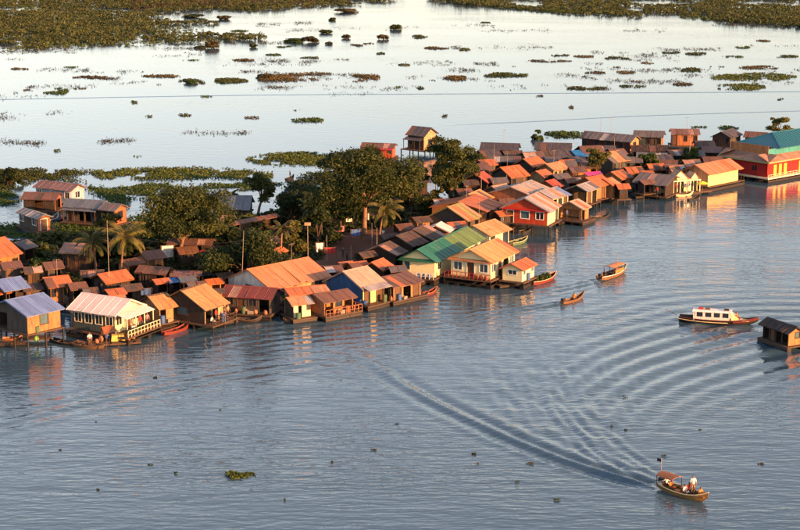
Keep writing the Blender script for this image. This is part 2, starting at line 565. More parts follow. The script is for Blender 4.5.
# ================================================================ HOUSES
SHEETS = {}
NEAT = ('teal', 'green', 'pinkwhite', 'bluetin', 'red', 'blue', 'thatch', 'tealblue', 'magenta')
ALT = {'peach': ['tan', 'orange', 'pinkbrown'], 'tan': ['orange', 'brown', 'tin'], 'orange': ['rust', 'brown', 'tan'], 'rust': ['orange', 'brown', 'redrust'], 'tin': ['grey', 'tan'], 'grey': ['tin', 'brown', 'slate'],
       'slate': ['grey', 'brown'], 'bluegrey': ['grey', 'tin'], 'brown': ['mauve', 'weathered', 'pinkbrown'], 'weathered': ['brown', 'grey', 'pinkbrown'], 'mauve': ['brown', 'pinkbrown']}


def sheet_mesh(w, sl, m):
    key = (round(w, 2), round(sl, 2), m.name)
    if key not in SHEETS:
        mb = MB()
        # a metal sheet with a folded rib along one edge
        mb.prism([(-w / 2, 0, 0.0), (w / 2 + 0.05, 0, 0.012), (w / 2 + 0.05, 0, 0.03), (-w / 2 + 0.07, 0, 0.02), (-w / 2 + 0.05, 0, 0.055), (-w / 2, 0, 0.055)], (0, -sl, 0))
        SHEETS[key] = mb.mesh('roof_sheet', m)
    return SHEETS[key]


def wall_part(root, side, x0, x1, pos, zb, zt, m, slots='', inward=1, gable=None, opts=None):
    """one wall with real openings. side 'f','b': runs along x at y=pos; 'e','w': along y at x=pos"""
    th = 0.08
    o_ = opts or {}
    def put(mb, a, b, c, d, dep0=0.0, dep1=th):
        p0, p1 = sorted((pos + inward * dep0, pos + inward * dep1))
        if side in 'fb': mb.box(a, b, p0, p1, c, d)
        else: mb.box(p0, p1, a, b, c, d)
    n = len(slots)
    ops = []
    ln = x1 - x0
    for i, ch in enumerate(slots):
        c = x0 + (i + 0.5) * ln / n
        if ch in 'wWg': ww, z0, hh = min(1.15, 0.62 * ln / n), 0.85, 1.0
        elif ch == 'W': ww, z0, hh = 0.75 * ln / n, 0.7, 1.2
        elif ch in 'dy': ww, z0, hh = min(1.0, 0.62 * ln / n), 0.05, 1.95
        elif ch == 'o': ww, z0, hh = 0.84 * ln / n, 0.05, 1.95
        elif ch == 's': ww, z0, hh = min(1.3, 0.7 * ln / n), 0.8, 1.05
        else: continue
        hh = min(hh, (zt - zb) * 0.86 - z0)
        ops.append((c - ww / 2, c + ww / 2, zb + z0, zb + z0 + hh, ch))
    mb = MB()
    x = x0
    for (a, b, c, d, ch) in ops:
        if a > x + 1e-4: put(mb, x, a, zb, zt)
        if c > zb + 0.06: put(mb, a, b, zb, c)
        put(mb, a, b, d, zt)
        x = b
    if x1 > x + 1e-4: put(mb, x, x1, zb, zt)
    if gable:
        pts = []
        for (t, z) in gable:
            pts.append((t, pos, z) if side in 'fb' else (pos, t, z))
        dv = (0, inward * th, 0) if side in 'fb' else (inward * th, 0, 0)
        if (side in 'fb') == (inward > 0) : pts = pts[::-1]
        mb.prism(pts, dv)
    w_ = mb.build('wall', m, root)
    trim = o_.get('trim', M_TIMBER)
    for (a, b, c, d, ch) in ops:
        if ch == 'o': continue
        f = MB(); t = 0.09
        put(f, a - t, a, c - t, d + t, -0.035, 0.0); put(f, b, b + t, c - t, d + t, -0.035, 0.0)
        put(f, a, b, d, d + t, -0.035, 0.0)
        if ch in 'wWsg': put(f, a, b, c - t, c, -0.055, 0.0)
        pn = MB()
        put(pn, a + 0.002, b - 0.002, c + 0.002, d - 0.002, 0.045, 0.07)
        if ch in 'wWsg':
            fr = f.build('window', trim, root)
            pn.build('shutter' if ch == 's' else 'pane', o_.get('pane', M_SHUT if ch == 's' else M_GLASS), fr)
            if ch != 's':
                mu_ = MB(); put(mu_, (a + b) / 2 - 0.03, (a + b) / 2 + 0.03, c, d, 0.01, 0.045)
                mu_.build('mullion', trim, fr)
        else:
            fr = f.build('door', trim, root)
            pn.build('door_leaf', M_YDOOR if ch == 'y' else o_.get('door', M_DOOR), fr)
    return w_


def fit_roof(r, e, p0, wh, fl, ov, wf=None):
    """ground position, direction, ridge length, slope width and pitch of a roof whose ridge ends (r) and eave middle (e)
    were read off the photograph; least squares, with the pitch held near p0 and squarer plans preferred"""
    zr0 = fl + wh + p0 * 2
    A, B = P(r[0], r[1], zr0), P(r[2], r[3], zr0)
    d = B - A; m = (A + B) / 2
    x = np.array([m.x, m.y, math.atan2(d.y, d.x), d.length, wf or 2.8, p0])
    def res(x):
        cx, cy, az, L, W, p = x
        zr = fl + wh + p * max(0.6, W - ov)
        h = Vector((math.cos(az), math.sin(az), 0)) * L / 2
        n = Vector((math.sin(az), -math.cos(az), 0))
        c = Vector((cx, cy, zr))
        a_, b_ = pix(c - h), pix(c + h)
        out = [a_[0] - r[0], b_[0] - r[2], (a_[1] + b_[1] - r[1] - r[3]) / 2 * 1.4, ((b_[1] - a_[1]) - (r[3] - r[1])) * 0.38, (p - p0) * 14]
        if wf is None:
            q = pix(c + n * W - Vector((0, 0, p * W)))
            out += [(q[0] - e[0]) * 0.55, q[1] - e[1], max(0.0, W - 0.75 * L) * 2.0]
        else: out += [(W - wf) * 10]
        return np.array(out)
    lam = 0.05
    f = res(x); c0 = f @ f
    for _ in range(40):
        J = np.empty((len(f), 6))
        for k in range(6):
            dx = np.zeros(6); dx[k] = 1e-4
            J[:, k] = (res(x + dx) - f) / 1e-4
        H = J.T @ J
        st = np.linalg.solve(H + lam * np.diag(np.diag(H) + 1e-6), -J.T @ f)
        xn = x + st
        xn[4] = min(max(xn[4], 0.9), 8); xn[5] = min(max(xn[5], 0.2), 0.75); xn[3] = max(xn[3], 1.5)
        fn = res(xn); cn = fn @ fn
        if cn < c0: x, f, c0, lam = xn, fn, cn, lam * 0.4
        else: lam = min(lam * 4, 1e6)
    return x


def railing(root, a, b, z, h=0.75, m=None, sp=0.55):
    a, b = Vector(a), Vector(b)
    mb = MB()
    n = max(2, int((b - a).length / sp) + 1)
    for i in range(n):
        q = a.lerp(b, i / (n - 1))
        mb.bar((q.x, q.y, z), (q.x, q.y, z + h), 0.06, 0.06)
    mb.bar((a.x, a.y, z + h + 0.03), (b.x, b.y, z + h + 0.03), 0.09, 0.06)
    mb.bar((a.x, a.y, z + h * 0.45), (b.x, b.y, z + h * 0.45), 0.045, 0.045)
    return mb.build('railing', m or M_TIMBER, root)


def house(label, r, e, roof='tan', walls='wood', slots=None, name='house', cat='house', p=0.5, wh=2.3, fl=0.8, wb=None,
          base='float', deck=0.5, ov=0.4, sheet=1.1, patch=None, patch_odds=0.0, split=None, rails='', porch=(), opts=None,
          group='houses of the floating village', wf=None, walled=True):
    if isinstance(roof, tuple): patch, patch_odds, roof = roof[1], roof[2], roof[0]
    cx, cy, az, Lr, W, p = [float(q) for q in fit_roof(r, e, p, wh, fl, ov, wf)]
    Wb = W if wb is None else wb
    zr = fl + wh + p * max(0.6, W - ov)
    mid = Vector((cx, cy, zr))
    root = thing(name, label, cat, (mid.x, mid.y, 0), az, group)
    tl = random.Random(int(r[0] * 31 + r[1] * 17)); root.rotation_euler = (tl.uniform(-0.014, 0.014), tl.uniform(-0.012, 0.012), az)
    rng = random.Random(hash((round(r[0] * 10), round(r[1] * 10))) & 0xffff)
    L2 = Lr / 2 - ov
    hf, hb = W - ov, max(0.3, Wb - (ov if wb is None else 0.15))
    zf, zb_ = zr - p * hf - 0.06, zr - p * hb - 0.06
    if not isinstance(walls, dict): walls = {'*': walls}
    slots = slots or {}
    wm = lambda s: WALL[walls.get(s, walls.get('*', 'wood'))]
    zmin = min(zf, zb_)
    gab = [(-hf, zmin), (-hf, zf), (0, zr - 0.06), (hb, zb_), (hb, zmin)] if abs(zf - zb_) > 0.05 else [(-hf, zmin), (0, zr - 0.06), (hb, zmin)]
    if abs(zf - zb_) > 0.05:
        g2 = [gab[0]]
        for q in gab[1:]:
            if abs(q[0] - g2[-1][0]) + abs(q[1] - g2[-1][1]) > 1e-3: g2.append(q)
        gab = g2
    if walled:
        wall_part(root, 'f', -L2, L2, -hf, fl, zf, wm('f'), slots.get('f', ''), 1, None, opts)
        wall_part(root, 'b', -L2, L2, hb, fl, zb_, wm('b'), slots.get('b', ''), -1, None, opts)
        wall_part(root, 'e', -hf + 0.082, hb - 0.082, L2 - 0.003, fl, zmin, wm('e'), slots.get('e', ''), -1, gab, opts)
        wall_part(root, 'w', -hf + 0.082, hb - 0.082, -L2 + 0.003, fl, zmin, wm('w'), slots.get('w', ''), 1, gab, opts)
    # roof frame, ridge cap, then the sheets
    ph = math.atan(p)
    mb = MB()
    mb.prism([(-Lr / 2 - 0.05, -0.22, zr - 0.22 * p + 0.075), (-Lr / 2 - 0.05, 0, zr + 0.085), (-Lr / 2 - 0.05, min(0.22, Wb), zr - min(0.22, Wb) * p + 0.075),
              (-Lr / 2 - 0.05, 0, zr + 0.055)], (Lr + 0.1, 0, 0))
    for sx in (-1, 1):
        x = sx * (Lr / 2 - 0.06)
        mb.bar((x, -W + 0.03, zr - p * W - 0.035), (x, 0, zr - 0.05), 0.07, 0.10)
        mb.bar((x, Wb - 0.03, zr - p * Wb - 0.035), (x, 0.0, zr - 0.05), 0.07, 0.10)
    mb.bar((-Lr / 2 + 0.1, -W + 0.1, zr - p * W - 0.02), (Lr / 2 - 0.1, -W + 0.1, zr - p * W - 0.02), 0.08, 0.08)
    rf = mb.build('roof', ROOF[roof] if roof != 'thatch' else M_TIMBER, root)
    n = max(2, round(Lr / sheet))
    w = Lr / n
    for sgn, wid in ((0, W), (1, Wb)):
        if wid < 0.3: continue
        sl = wid / math.cos(ph)
        for i in range(n):
            mm = roof
            if split and (i + 0.5) / n > split[0]: mm = split[1]
            if patch and rng.random() < patch_odds: mm = patch
            elif roof not in NEAT and rng.random() < 0.10: mm = rng.choice(ALT.get(roof, ['brown', 'rust']))
            x = -Lr / 2 + (i + 0.5) * w
            jt = 1.0 if roof in NEAT else 2.6
            rot = Euler((ph + rng.uniform(-0.005, 0.005) * jt, rng.uniform(-0.006, 0.006) * jt, (math.pi if sgn else 0) + rng.uniform(-0.006, 0.006) * jt))
            s_ = link('roof_sheet', sheet_mesh(w, sl, ROOF[mm]), rf, (x, 0, zr + 0.014 + rng.uniform(0, 0.014) * jt), rot)
            s_.scale = (1, 1 + rng.uniform(-0.012, 0.02) * jt, 1)
    # platform
    dk = deck if isinstance(deck, dict) else {'*': deck}
    g = lambda s: dk.get(s, dk.get('*', 0.5))
    X0, X1, Y0, Y1 = -L2 - g('w'), L2 + g('e'), -hf - g('f'), hb + g('b')
    MB().box(X0, X1, Y0, Y1, fl - 0.16, fl - 0.004).build('deck', M_DECK, root)
    if base == 'float':
        k = max(2, int((Y1 - Y0) / 1.6) + 1)
        for i in range(k):
            yy = Y0 + 0.35 + (Y1 - Y0 - 0.7) * i / (k - 1)
            MB().tube([(X0 + 0.05, yy, 0.12), (X1 - 0.05, yy, 0.12)], 0.32, 8).build('float_log', M_DARK, root)
        if fl > 0.65:
            mb = MB()
            kx = max(2, int((X1 - X0) / 1.8) + 1)
            for yy in (Y0 + 0.12, Y1 - 0.12):
                mb.bar((X0, yy, 0.45), (X1, yy, 0.45), 0.1, 0.14)
                for i in range(kx):
                    xx = X0 + 0.1 + (X1 - X0 - 0.2) * i / (kx - 1)
                    mb.bar((xx, yy, 0.1), (xx, yy, fl - 0.16), 0.12, 0.12)
            for xx in (X0 + 0.06, X1 - 0.06): mb.bar((xx, Y0 + 0.2, 0.45), (xx, Y1 - 0.2, 0.45), 0.1, 0.14)
            mb.build('underframe', M_DARK, root)
    else:
        zbtm = -1.2 if base == 'stilt' else 0.2
        kx, ky = max(2, int((X1 - X0) / 2.2) + 1), max(2, int((Y1 - Y0) / 2.4) + 1)
        for i in range(kx):
            for j in range(ky):
                if 0 < i < kx - 1 and 0 < j < ky - 1: continue
                xx = X0 + 0.12 + (X1 - X0 - 0.24) * i / (kx - 1); yy = Y0 + 0.12 + (Y1 - Y0 - 0.24) * j / (ky - 1)
                MB().bar((xx, yy, zbtm), (xx + rng.uniform(-0.05, 0.05), yy, fl - 0.16), 0.16, 0.16).build('stilt', M_DARK, root)
    for ch in rails:
        if ch == 'f': railing(root, (X0 + 0.08, Y0 + 0.08, 0), (X1 - 0.08, Y0 + 0.08, 0), fl, m=(opts or {}).get('rail'))
        if ch == 'b': railing(root, (X0 + 0.08, Y1 - 0.08, 0), (X1 - 0.08, Y1 - 0.08, 0), fl, m=(opts or {}).get('rail'))
        if ch == 'e': railing(root, (X1 - 0.08, Y0 + 0.16, 0), (X1 - 0.08, Y1 - 0.16, 0), fl, m=(opts or {}).get('rail'))
        if ch == 'w': railing(root, (X0 + 0.08, Y0 + 0.16, 0), (X0 + 0.08, Y1 - 0.16, 0), fl, m=(opts or {}).get('rail'))
    # lean-to roofs on posts
    for (sd_, dep, rm, top, drop) in porch:
        zt = top + fl
        if sd_ in 'fb':
            sg = -1 if sd_ == 'f' else 1
            y0 = -hf if sd_ == 'f' else hb
            pts = [(-L2 - 0.2, y0 + sg * 0.02, zt), (-L2 - 0.2, y0 + sg * dep, zt - drop), (-L2 - 0.2, y0 + sg * dep, zt - drop - 0.05), (-L2 - 0.2, y0 + sg * 0.02, zt - 0.05)]
            MB().prism(pts, (2 * L2 + 0.4, 0, 0)).build('awning', ROOF[rm], root)
            ends = [(-L2 + 2 * L2 * i / 3, y0 + sg * (dep - 0.15)) for i in range(4)]
        else:
            sg = 1 if sd_ == 'e' else -1
            x0 = sg * L2
            pts = [(x0 + sg * 0.02, -hf - 0.2, zt), (x0 + sg * dep, -hf - 0.2, zt - drop), (x0 + sg * dep, -hf - 0.2, zt - drop - 0.05), (x0 + sg * 0.02, -hf - 0.2, zt - 0.05)]
            MB().prism(pts, (0, hf + hb + 0.4, 0)).build('awning', ROOF[rm], root)
            ends = [(x0 + sg * (dep - 0.15), -hf + (hf + hb) * i / 3) for i in range(4)]
        if dep > 0.9:
            for (xx, yy) in ends:
                MB().bar((xx, yy, fl - 0.01), (xx, yy, zt - drop * (dep - 0.15) / dep - 0.06), 0.1, 0.1).build('post', (opts or {}).get('post', M_TIMBER), root)
    root['_'] = 0
    del root['_']
    INFO[label] = dict(root=root, L2=L2, hf=hf, hb=hb, fl=fl, zr=zr, az=az, X=(X0, X1), Y=(Y0, Y1), mid=mid)
    return root


INFO = {}


def at_house(label, x, y, z=None):
    """world point in the frame of a house"""
    q = INFO[label]
    c, s = math.cos(q['az']), math.sin(q['az'])
    return Vector((q['mid'].x + c * x - s * y, q['mid'].y + s * x + c * y, q['fl'] if z is None else z))


# ------------------------------------------------ the row along the water, left to right
house('stilt house with pale blue tin roof and bare timber side wall at the far left', (4, 298, 43, 296), (47, 313), 'bluetin',
      {'f': 'wood', '*': 'greyboard'}, {'f': '.s.', 'w': '.o'}, base='stilt', fl=1.9, wh=2.2, p=0.42, deck=0.3)
house('cream gabled house with whitish pink tin roof and a veranda over a crowded landing', (82, 293, 131, 299), (90, 313), 'pinkwhite',
      {'e': 'paleyellow', 'f': 'greengrey', '*': 'white'}, {'f': 'wWwW', 'e': 'wdw'}, fl=0.9, p=0.46, wh=2.4, deck={'e': 2.6, 'f': 1.0, '*': 0.4},
      rails='e', porch=(('e', 1.9, 'pinkwhite', 2.45, 0.5),), opts={'trim': M_CREAMT, 'post': M_CREAMT, 'rail': M_CREAMT}, ov=0.55)
house('small thatched hut with ragged orange roof beside the cream gabled house', (146.5, 294, 166, 294.5), (169, 308.5), 'thatch', 'thatch', {'f': 'o.'},
      name='thatched_hut', cat='hut', base='stilt', fl=0.9, p=0.6, wh=1.9)
house('orange thatched house with dark gable and open porch full of people', (179, 288.4, 204, 285), (219, 306.5), 'thatch',
      {'w': 'darkwood', '*': 'tanwall'}, {'f': 'oo.', 'w': '.s.'}, base='stilt', fl=0.8, p=0.62, wh=1.9, deck={'f': 1.4, '*': 0.4}, rails='f')
house('long low house with dark red ribbed roof and grey board walls', (226, 285, 278, 288), (245, 298), 'brownred', 'greyboard', {'f': 'wdwo', 'e': 'w'},
      patch='pinkbrown', patch_odds=0.2, fl=0.7, p=0.42, wh=2.0, deck={'f': 1.0, '*': 0.4})
house('largest house with broad peach tin roof and pale grey gable', (246, 268, 308, 259), (303, 283), 'peach', {'w': 'white', '*': 'tanwall'},
      {'w': '.w.', 'f': 'w.w'}, fl=0.8, p=0.5, wh=2.1, sheet=1.0)
house('low lean-to with orange tin roof in front of the broad peach roof', (284, 290, 325, 283), (309, 294.5), 'orange', 'wood', {'f': 'wow'}, fl=0.7, p=0.3, wh=2.3, wb=0.4,
      name='lean_to', cat='shed')
house('little cream hut with arched dark doorway on a raft', (286, 297, 309, 296), (304, 305), 'tan', {'*': 'cream', 'w': 'greyboard'}, {'f': '.o.w'},
      name='hut', cat='hut', fl=0.55, p=0.4, wh=1.7, deck={'f': 0.9, '*': 0.5})
house('brown roofed hut with round orange balcony beside the blue gabled house', (313, 294.6, 347, 289), (341, 300.5), 'brown', {'*': 'wood', 'w': 'brick'}, {'f': 'owo', 'e': 'w'},
      name='hut', cat='hut', fl=0.7, p=0.36, wh=1.7, deck={'f': 0.8, 'e': 0.9, '*': 0.4}, rails='fe', opts={'rail': WALL['brick']})
house('house with bright blue gable and peach tin roof', (342, 270.5, 367, 267), (376, 287.5), 'pale', {'w': 'blue', '*': 'wood', 'f': 'yellow'}, {'f': 'd.d', 'e': '.'},
      fl=0.7, p=0.5, wh=2.1, porch=(('f', 1.3, 'tin', 2.25, 0.35),), deck={'f': 1.2, '*': 0.4})
house('tiny turquoise kiosk beside the blue gabled house', (385.5, 284.5, 394, 283.3), (392, 287.5), 'grey', 'teal', {'f': 'w'}, name='kiosk', cat='kiosk', fl=0.6, wh=1.6, p=0.3, deck=0.3, ov=0.15)
house('shed with small peaked orange roof behind the blue gabled house', (371, 263, 383, 257.5), (389, 269), 'orange', 'darkwood', {'f': 'o'}, name='shed', cat='shed', base='land', fl=1.0, wh=1.9)
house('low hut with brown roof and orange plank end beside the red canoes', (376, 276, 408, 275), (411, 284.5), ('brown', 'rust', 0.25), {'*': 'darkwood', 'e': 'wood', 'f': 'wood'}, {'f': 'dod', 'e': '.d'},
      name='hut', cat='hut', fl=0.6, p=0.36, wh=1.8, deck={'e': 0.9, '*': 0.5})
house('cream house with long dark green and light green roof', (417, 250, 467, 226), (462, 251), 'teal', {'*': 'cream', 'w': 'paleyellow'}, {'w': '...s', 'f': 'w.d.w'},
      split=(0.52, 'green'), fl=0.8, p=0.52, wh=2.4, deck={'w': 1.3, '*': 0.5}, rails='w', porch=(('w', 0.8, 'teal', 2.35, 0.2),), opts={'rail': M_WHITE, 'trim': M_CREAMT}, ov=0.6)
house('neat cream house with two framed windows and peach roof at the river corner', (469, 249.5, 497, 238.7), (507, 257.5), 'golden', {'*': 'cream', 'w': 'paleyellow', 'f': 'paleyellow'}, {'w': 'wdw', 'f': 'wdow'},
      fl=1.1, p=0.5, wh=2.4, deck={'w': 1.1, '*': 0.6}, rails='w', porch=(('w', 0.75, 'tan', 2.4, 0.2),), opts={'trim': M_WHITE, 'rail': M_REDP, 'pane': M_SHUT}, ov=0.5)
house('small cream annex with orange roof next to the loaded cargo boat', (511, 264, 526, 258.5), (532, 267.5), 'orange', {'*': 'paleyellow'}, {'w': 'w', 'f': 'w.w'},
      name='annex', cat='annex', fl=0.9, p=0.45, wh=1.7, deck={'w': 0.5, 'f': 0.5, '*': 0.4}, opts={'trim': M_WHITE})
house('house with tan peach roof and white end porch above the green boat', (472.5, 225.7, 495, 219.5), (502, 233), 'golden', {'*': 'cream', 'e': 'white'}, {'e': '.w', 'f': 'w.o'},
      fl=0.8, p=0.42, wh=2.1)
house('house with faded khaki green roof behind the light green roof', (447, 207, 461, 202.6), (475, 219.5), ('khaki', 'tan', 0.12), 'greyboard', {'f': 'o.o'}, base='stilt', fl=0.9, wh=2.1)
house('long house with orange roof behind the khaki roof', (457, 201.5, 476, 196), (497, 207), 'orange', {'*': 'wood', 'f': 'brick'}, {'f': 'wdw', 'e': 'd'}, base='stilt', fl=1.0, p=0.42, wh=2.2)
house('shack with pointed tan roof between the two tall white poles', (468, 194, 480, 190.5), (490, 199.5), 'golden', 'brick', {'f': 'o'}, name='shack', cat='shack', base='stilt', fl=0.9, wh=2.0)
house('narrow shack with rusty red roof next to the tall spreading tree', (474.7, 173, 484, 172), (492, 183), 'redrust', 'darkwood', {'f': '.o'}, name='shack', cat='shack', base='stilt', fl=1.0, wh=2.0)
house('house with bright rust orange roof and dark gable in the middle rows', (500, 167, 519.4, 165.5), (521, 177), 'rust', {'*': 'darkwood', 'f': 'greyboard'}, {'f': 'w.d', 'w': 'w'}, base='stilt', fl=1.0)
house('shack with small tan roof below the rust orange house', (491, 186.5, 506, 183.5), (509, 194), 'pale', 'brick', {'f': 'wo'}, name='shack', cat='shack', base='stilt', fl=0.9, wh=2.0)
house('house with wide patched grey tin roof behind the red house', (510, 187, 531, 181), (545, 193), ('tin', 'pale', 0.35), 'brick', {'f': 'odw'}, base='stilt', fl=1.0, p=0.4)
house('shack with red orange roof behind the patched tin roof', (545, 181, 554, 179.6), (560, 187), 'redrust', 'wood', {'f': 'o'}, name='shack', cat='shack', base='stilt', fl=0.9, wh=1.9)
house('house with bluish tin roof and cream front facing the river', (538, 191, 557, 187.5), (563, 197), ('tin', 'bluetin', 0.4), {'*': 'tanwall', 'e': 'cream', 'f': 'cream'}, {'f': 'owd', 'e': 'w'}, base='stilt', fl=0.9, p=0.4)
house('bright red gabled house on stilts with grey roof and cream side', (524, 198, 537, 192.4), (556, 209), ('tin', 'tan', 0.15), {'*': 'cream', 'w': 'red'}, {'w': 'wsd', 'f': '..o'},
      base='stilt', fl=1.6, p=0.5, wh=2.2, porch=(('w', 0.5, 'red', 2.25, 0.12),), opts={'trim': M_WHITE})
house('waterside hut with tan roof and open porch at the row end', (569, 201, 578.5, 200), (588, 208.5), 'pale', {'*': 'wood', 'e': 'tanwall'}, {'f': 'o.', 'w': 'o'}, name='hut', cat='hut', base='float', fl=0.6, p=0.45, wh=1.9, deck={'f': 1.0, 'w': 1.5, '*': 0.4}, rails='w')
house('waterside house with pale tin roof and lit plank end by the bend', (576, 185, 589, 182.5), (595, 189.5), 'tin', {'*': 'darkwood', 'e': 'tanwall', 'f': 'tanwall'}, {'f': 'do', 'w': 'o'}, base='stilt', fl=1.0, p=0.42)
house('waterside house with rust orange roof next to the pink tarpaulin', (585, 176.5, 602, 176.2), (606, 185.5), 'rust', {'*': 'wood', 'f': 'wood'}, {'f': '.do'}, base='stilt', fl=1.0)
house('hut with small rust roof and lit front in the middle rows', (535, 171, 545.5, 169.7), (550, 177), 'rust', 'tanwall', {'f': 'wo'}, name='hut', cat='hut', base='stilt', fl=1.0, wh=2.0)
house('house with orange roof and white end post in the middle rows', (545, 163.5, 560.5, 162), (562, 170), 'tan', {'*': 'wood', 'f': 'cream'}, {'f': 'wdw'}, base='stilt', fl=1.0)
house('house with orange roof below the long slate roof', (523, 159, 538.5, 157), (541, 166.5), 'orange', {'*': 'darkwood', 'e': 'wood'}, {'f': 'w.w'}, base='stilt', fl=1.0)
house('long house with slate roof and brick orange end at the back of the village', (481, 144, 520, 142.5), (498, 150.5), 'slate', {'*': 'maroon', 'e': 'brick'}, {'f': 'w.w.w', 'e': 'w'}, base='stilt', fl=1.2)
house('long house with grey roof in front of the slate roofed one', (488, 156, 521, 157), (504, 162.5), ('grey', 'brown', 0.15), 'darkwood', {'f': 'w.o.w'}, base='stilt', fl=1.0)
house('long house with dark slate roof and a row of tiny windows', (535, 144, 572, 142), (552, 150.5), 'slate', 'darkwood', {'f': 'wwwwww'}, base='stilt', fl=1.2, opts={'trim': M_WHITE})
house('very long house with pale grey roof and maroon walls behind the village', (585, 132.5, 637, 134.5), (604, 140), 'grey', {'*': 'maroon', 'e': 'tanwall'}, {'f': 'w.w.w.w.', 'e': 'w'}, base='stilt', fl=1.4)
house('grey roofed house joined behind the very long grey roof', (634, 130, 665, 132), (648, 137.5), 'grey', {'*': 'greengrey', 'e': 'tanwall'}, {'f': 'w.wdw', 'e': 'd'}, base='stilt', fl=1.4)
house('house with reddish brown roof standing high at the back right', (670, 128.5, 699, 130), (686, 135), 'mauve', {'*': 'brick', 'e': 'brick'}, {'f': 'd.w.w'}, base='stilt', fl=1.5, p=0.4)
house('small gabled house with dark roof on the water behind the brown hut', (721, 132, 733, 128.5), (737.5, 137), 'slate', {'*': 'greyboard'}, {'w': 'wdw'}, base='stilt', fl=1.0, wh=2.0)
house('low brown roofed house behind the left end of the teal roof', (745, 132, 768, 132.5), (754, 138), 'brown', 'darkwood', {'f': 'w.w'}, base='stilt', fl=1.0, wh=2.0)
house('shed under a bright blue sheet roof', (571, 151.3, 586, 149.5), (584, 156.5), 'blue', 'darkwood', {'f': 'o'}, name='shed', cat='shed', base='stilt', fl=1.0, wh=1.9, p=0.35)
house('house with tan roof over dark bluish walls between the two small trees', (601, 152, 620, 151.5), (623, 161.5), ('tan', 'grey', 0.3), 'greengrey', {'f': 'w.d.w'}, base='stilt', fl=1.0)
house('house with long low grey roof right of the tan one', (622, 157, 642, 157.5), (633, 163), ('grey', 'pinkbrown', 0.2), 'greengrey', {'f': 'o.o'}, base='stilt', fl=1.0, wh=1.9, p=0.4)
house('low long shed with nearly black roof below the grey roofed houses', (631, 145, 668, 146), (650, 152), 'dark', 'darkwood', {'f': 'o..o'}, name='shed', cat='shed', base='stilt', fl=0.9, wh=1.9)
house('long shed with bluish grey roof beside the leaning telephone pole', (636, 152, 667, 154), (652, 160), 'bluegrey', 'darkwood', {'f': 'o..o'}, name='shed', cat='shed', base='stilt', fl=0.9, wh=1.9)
house('hut with crooked orange roof left of the wide grey awning', (611, 172, 623, 170), (628, 179), ('orange', 'pinkbrown', 0.3), 'wood', {'f': 'o.', 'e': '.'}, name='hut', cat='hut', base='stilt', fl=0.9, wh=1.9)
house('hut with orange gable beside the dark dock gap', (603, 179, 612, 178), (617, 185), 'orange', {'*': 'wood'}, {'f': '.o'}, name='hut', cat='hut', base='stilt', fl=1.0, wh=2.2)
house('shed with flat orange roof behind the wide grey awning', (640, 171.5, 653, 170.5), (649, 175.5), 'orange', 'darkwood', {'f': 'o'}, name='shed', cat='shed', base='stilt', fl=0.9, wh=1.8, p=0.3)
house('open boathouse under a wide grey roof beside the cream pavilion', (641, 176.5, 676, 172), (648, 184), ('grey', 'pinkbrown', 0.12), 'darkwood', {'f': 'oo', 'w': 'o'}, name='boathouse', cat='boathouse', base='stilt', fl=0.6, wh=2.0, p=0.34)
house('hut with brown patched roof behind the cream pavilion', (660, 160, 678, 160.5), (668, 167), ('brown', 'pinkbrown', 0.4), 'darkwood', {'f': 'o.'}, name='hut', cat='hut', base='stilt', fl=1.0, wh=1.9)
house('shack with grey patched roof left of the yellow house', (664, 166, 684, 164), (675, 171), ('grey', 'tan', 0.3), 'darkwood', {'f': 'w'}, name='shack', cat='shack', base='stilt', fl=1.0, wh=1.9)
house('lit pale yellow float house with wide orange peach roof', (695, 164.5, 730, 159.6), (727.5, 172), 'peach', {'*': 'yellow', 'w': 'tanwall'}, {'f': '.', 'e': 'd'}, fl=0.9, p=0.5, wh=2.4, ov=0.7, deck={'e': 1.2, '*': 0.6}, rails='e')
house('brown lean-to roof against the left end of the pale yellow house', (684.5, 169, 700, 166.5), (697, 175), 'brown', 'darkwood', {'f': 'o.'}, name='lean_to', cat='shed', fl=0.8, wh=2.0, p=0.4, wb=0.8)
house('brown hut between the village and the big red hall', (702, 147, 722, 147.5), (711, 153), 'mauve', 'darkwood', {'f': 'd.w'}, name='hut', cat='hut', base='stilt', fl=1.0)
# ------------------------------------------------ behind the trees and out on the flooded plain
house('tall stilt house with grey roof and orange end standing alone in the flood', (412, 126, 431.5, 128), (414.5, 136), 'slate', {'*': 'darkwood', 'e': 'tanwall'}, {'f': 'w.d', 'e': 'w'}, base='stilt', fl=1.1, p=0.55, wh=2.9, deck=1.0, porch=(('f', 1.6, 'slate', 2.4, 0.4),))
house('red painted float house with brown roof out in the flood', (362, 142.5, 396, 144), (377, 148), 'brown', {'*': 'red', 'e': 'brick'}, {'f': 'w.d.w'}, fl=0.7, p=0.36, wh=2.0, porch=(('f', 1.2, 'red', 2.0, 0.3),), deck={'f': 1.4, '*': 0.5})
house('house with orange roof half hidden between the two big trees', (408, 171, 420, 172), (424, 184), 'orange', 'darkwood', {'f': 'w.'}, base='stilt', fl=1.0)
for (lab, r_, e_) in (
        ('weathered dark tin roof house nearest the open yard', (379, 246.6, 390, 240), (402, 254.5)),
        ('weathered dark tin roof house behind the cream and green one', (396, 236.5, 412, 230), (421, 245)),
        ('weathered dark tin roof house beside the light green roof', (412, 230, 425, 224), (441, 239))):
    house(lab, r_, e_, ('weathered', 'pinkbrown', 0.22), 'darkwood', {'f': 'o.'}, base='land', fl=1.0, wh=2.0, p=0.4)
house('narrow shack with pale pink roof among the weathered dark roofs', (436, 225.5, 441.5, 221), (452, 231.5), 'pinkwhite', 'brick', {'f': 'o'}, name='shack', cat='shack', base='land', fl=1.0, wh=2.2, p=0.4)
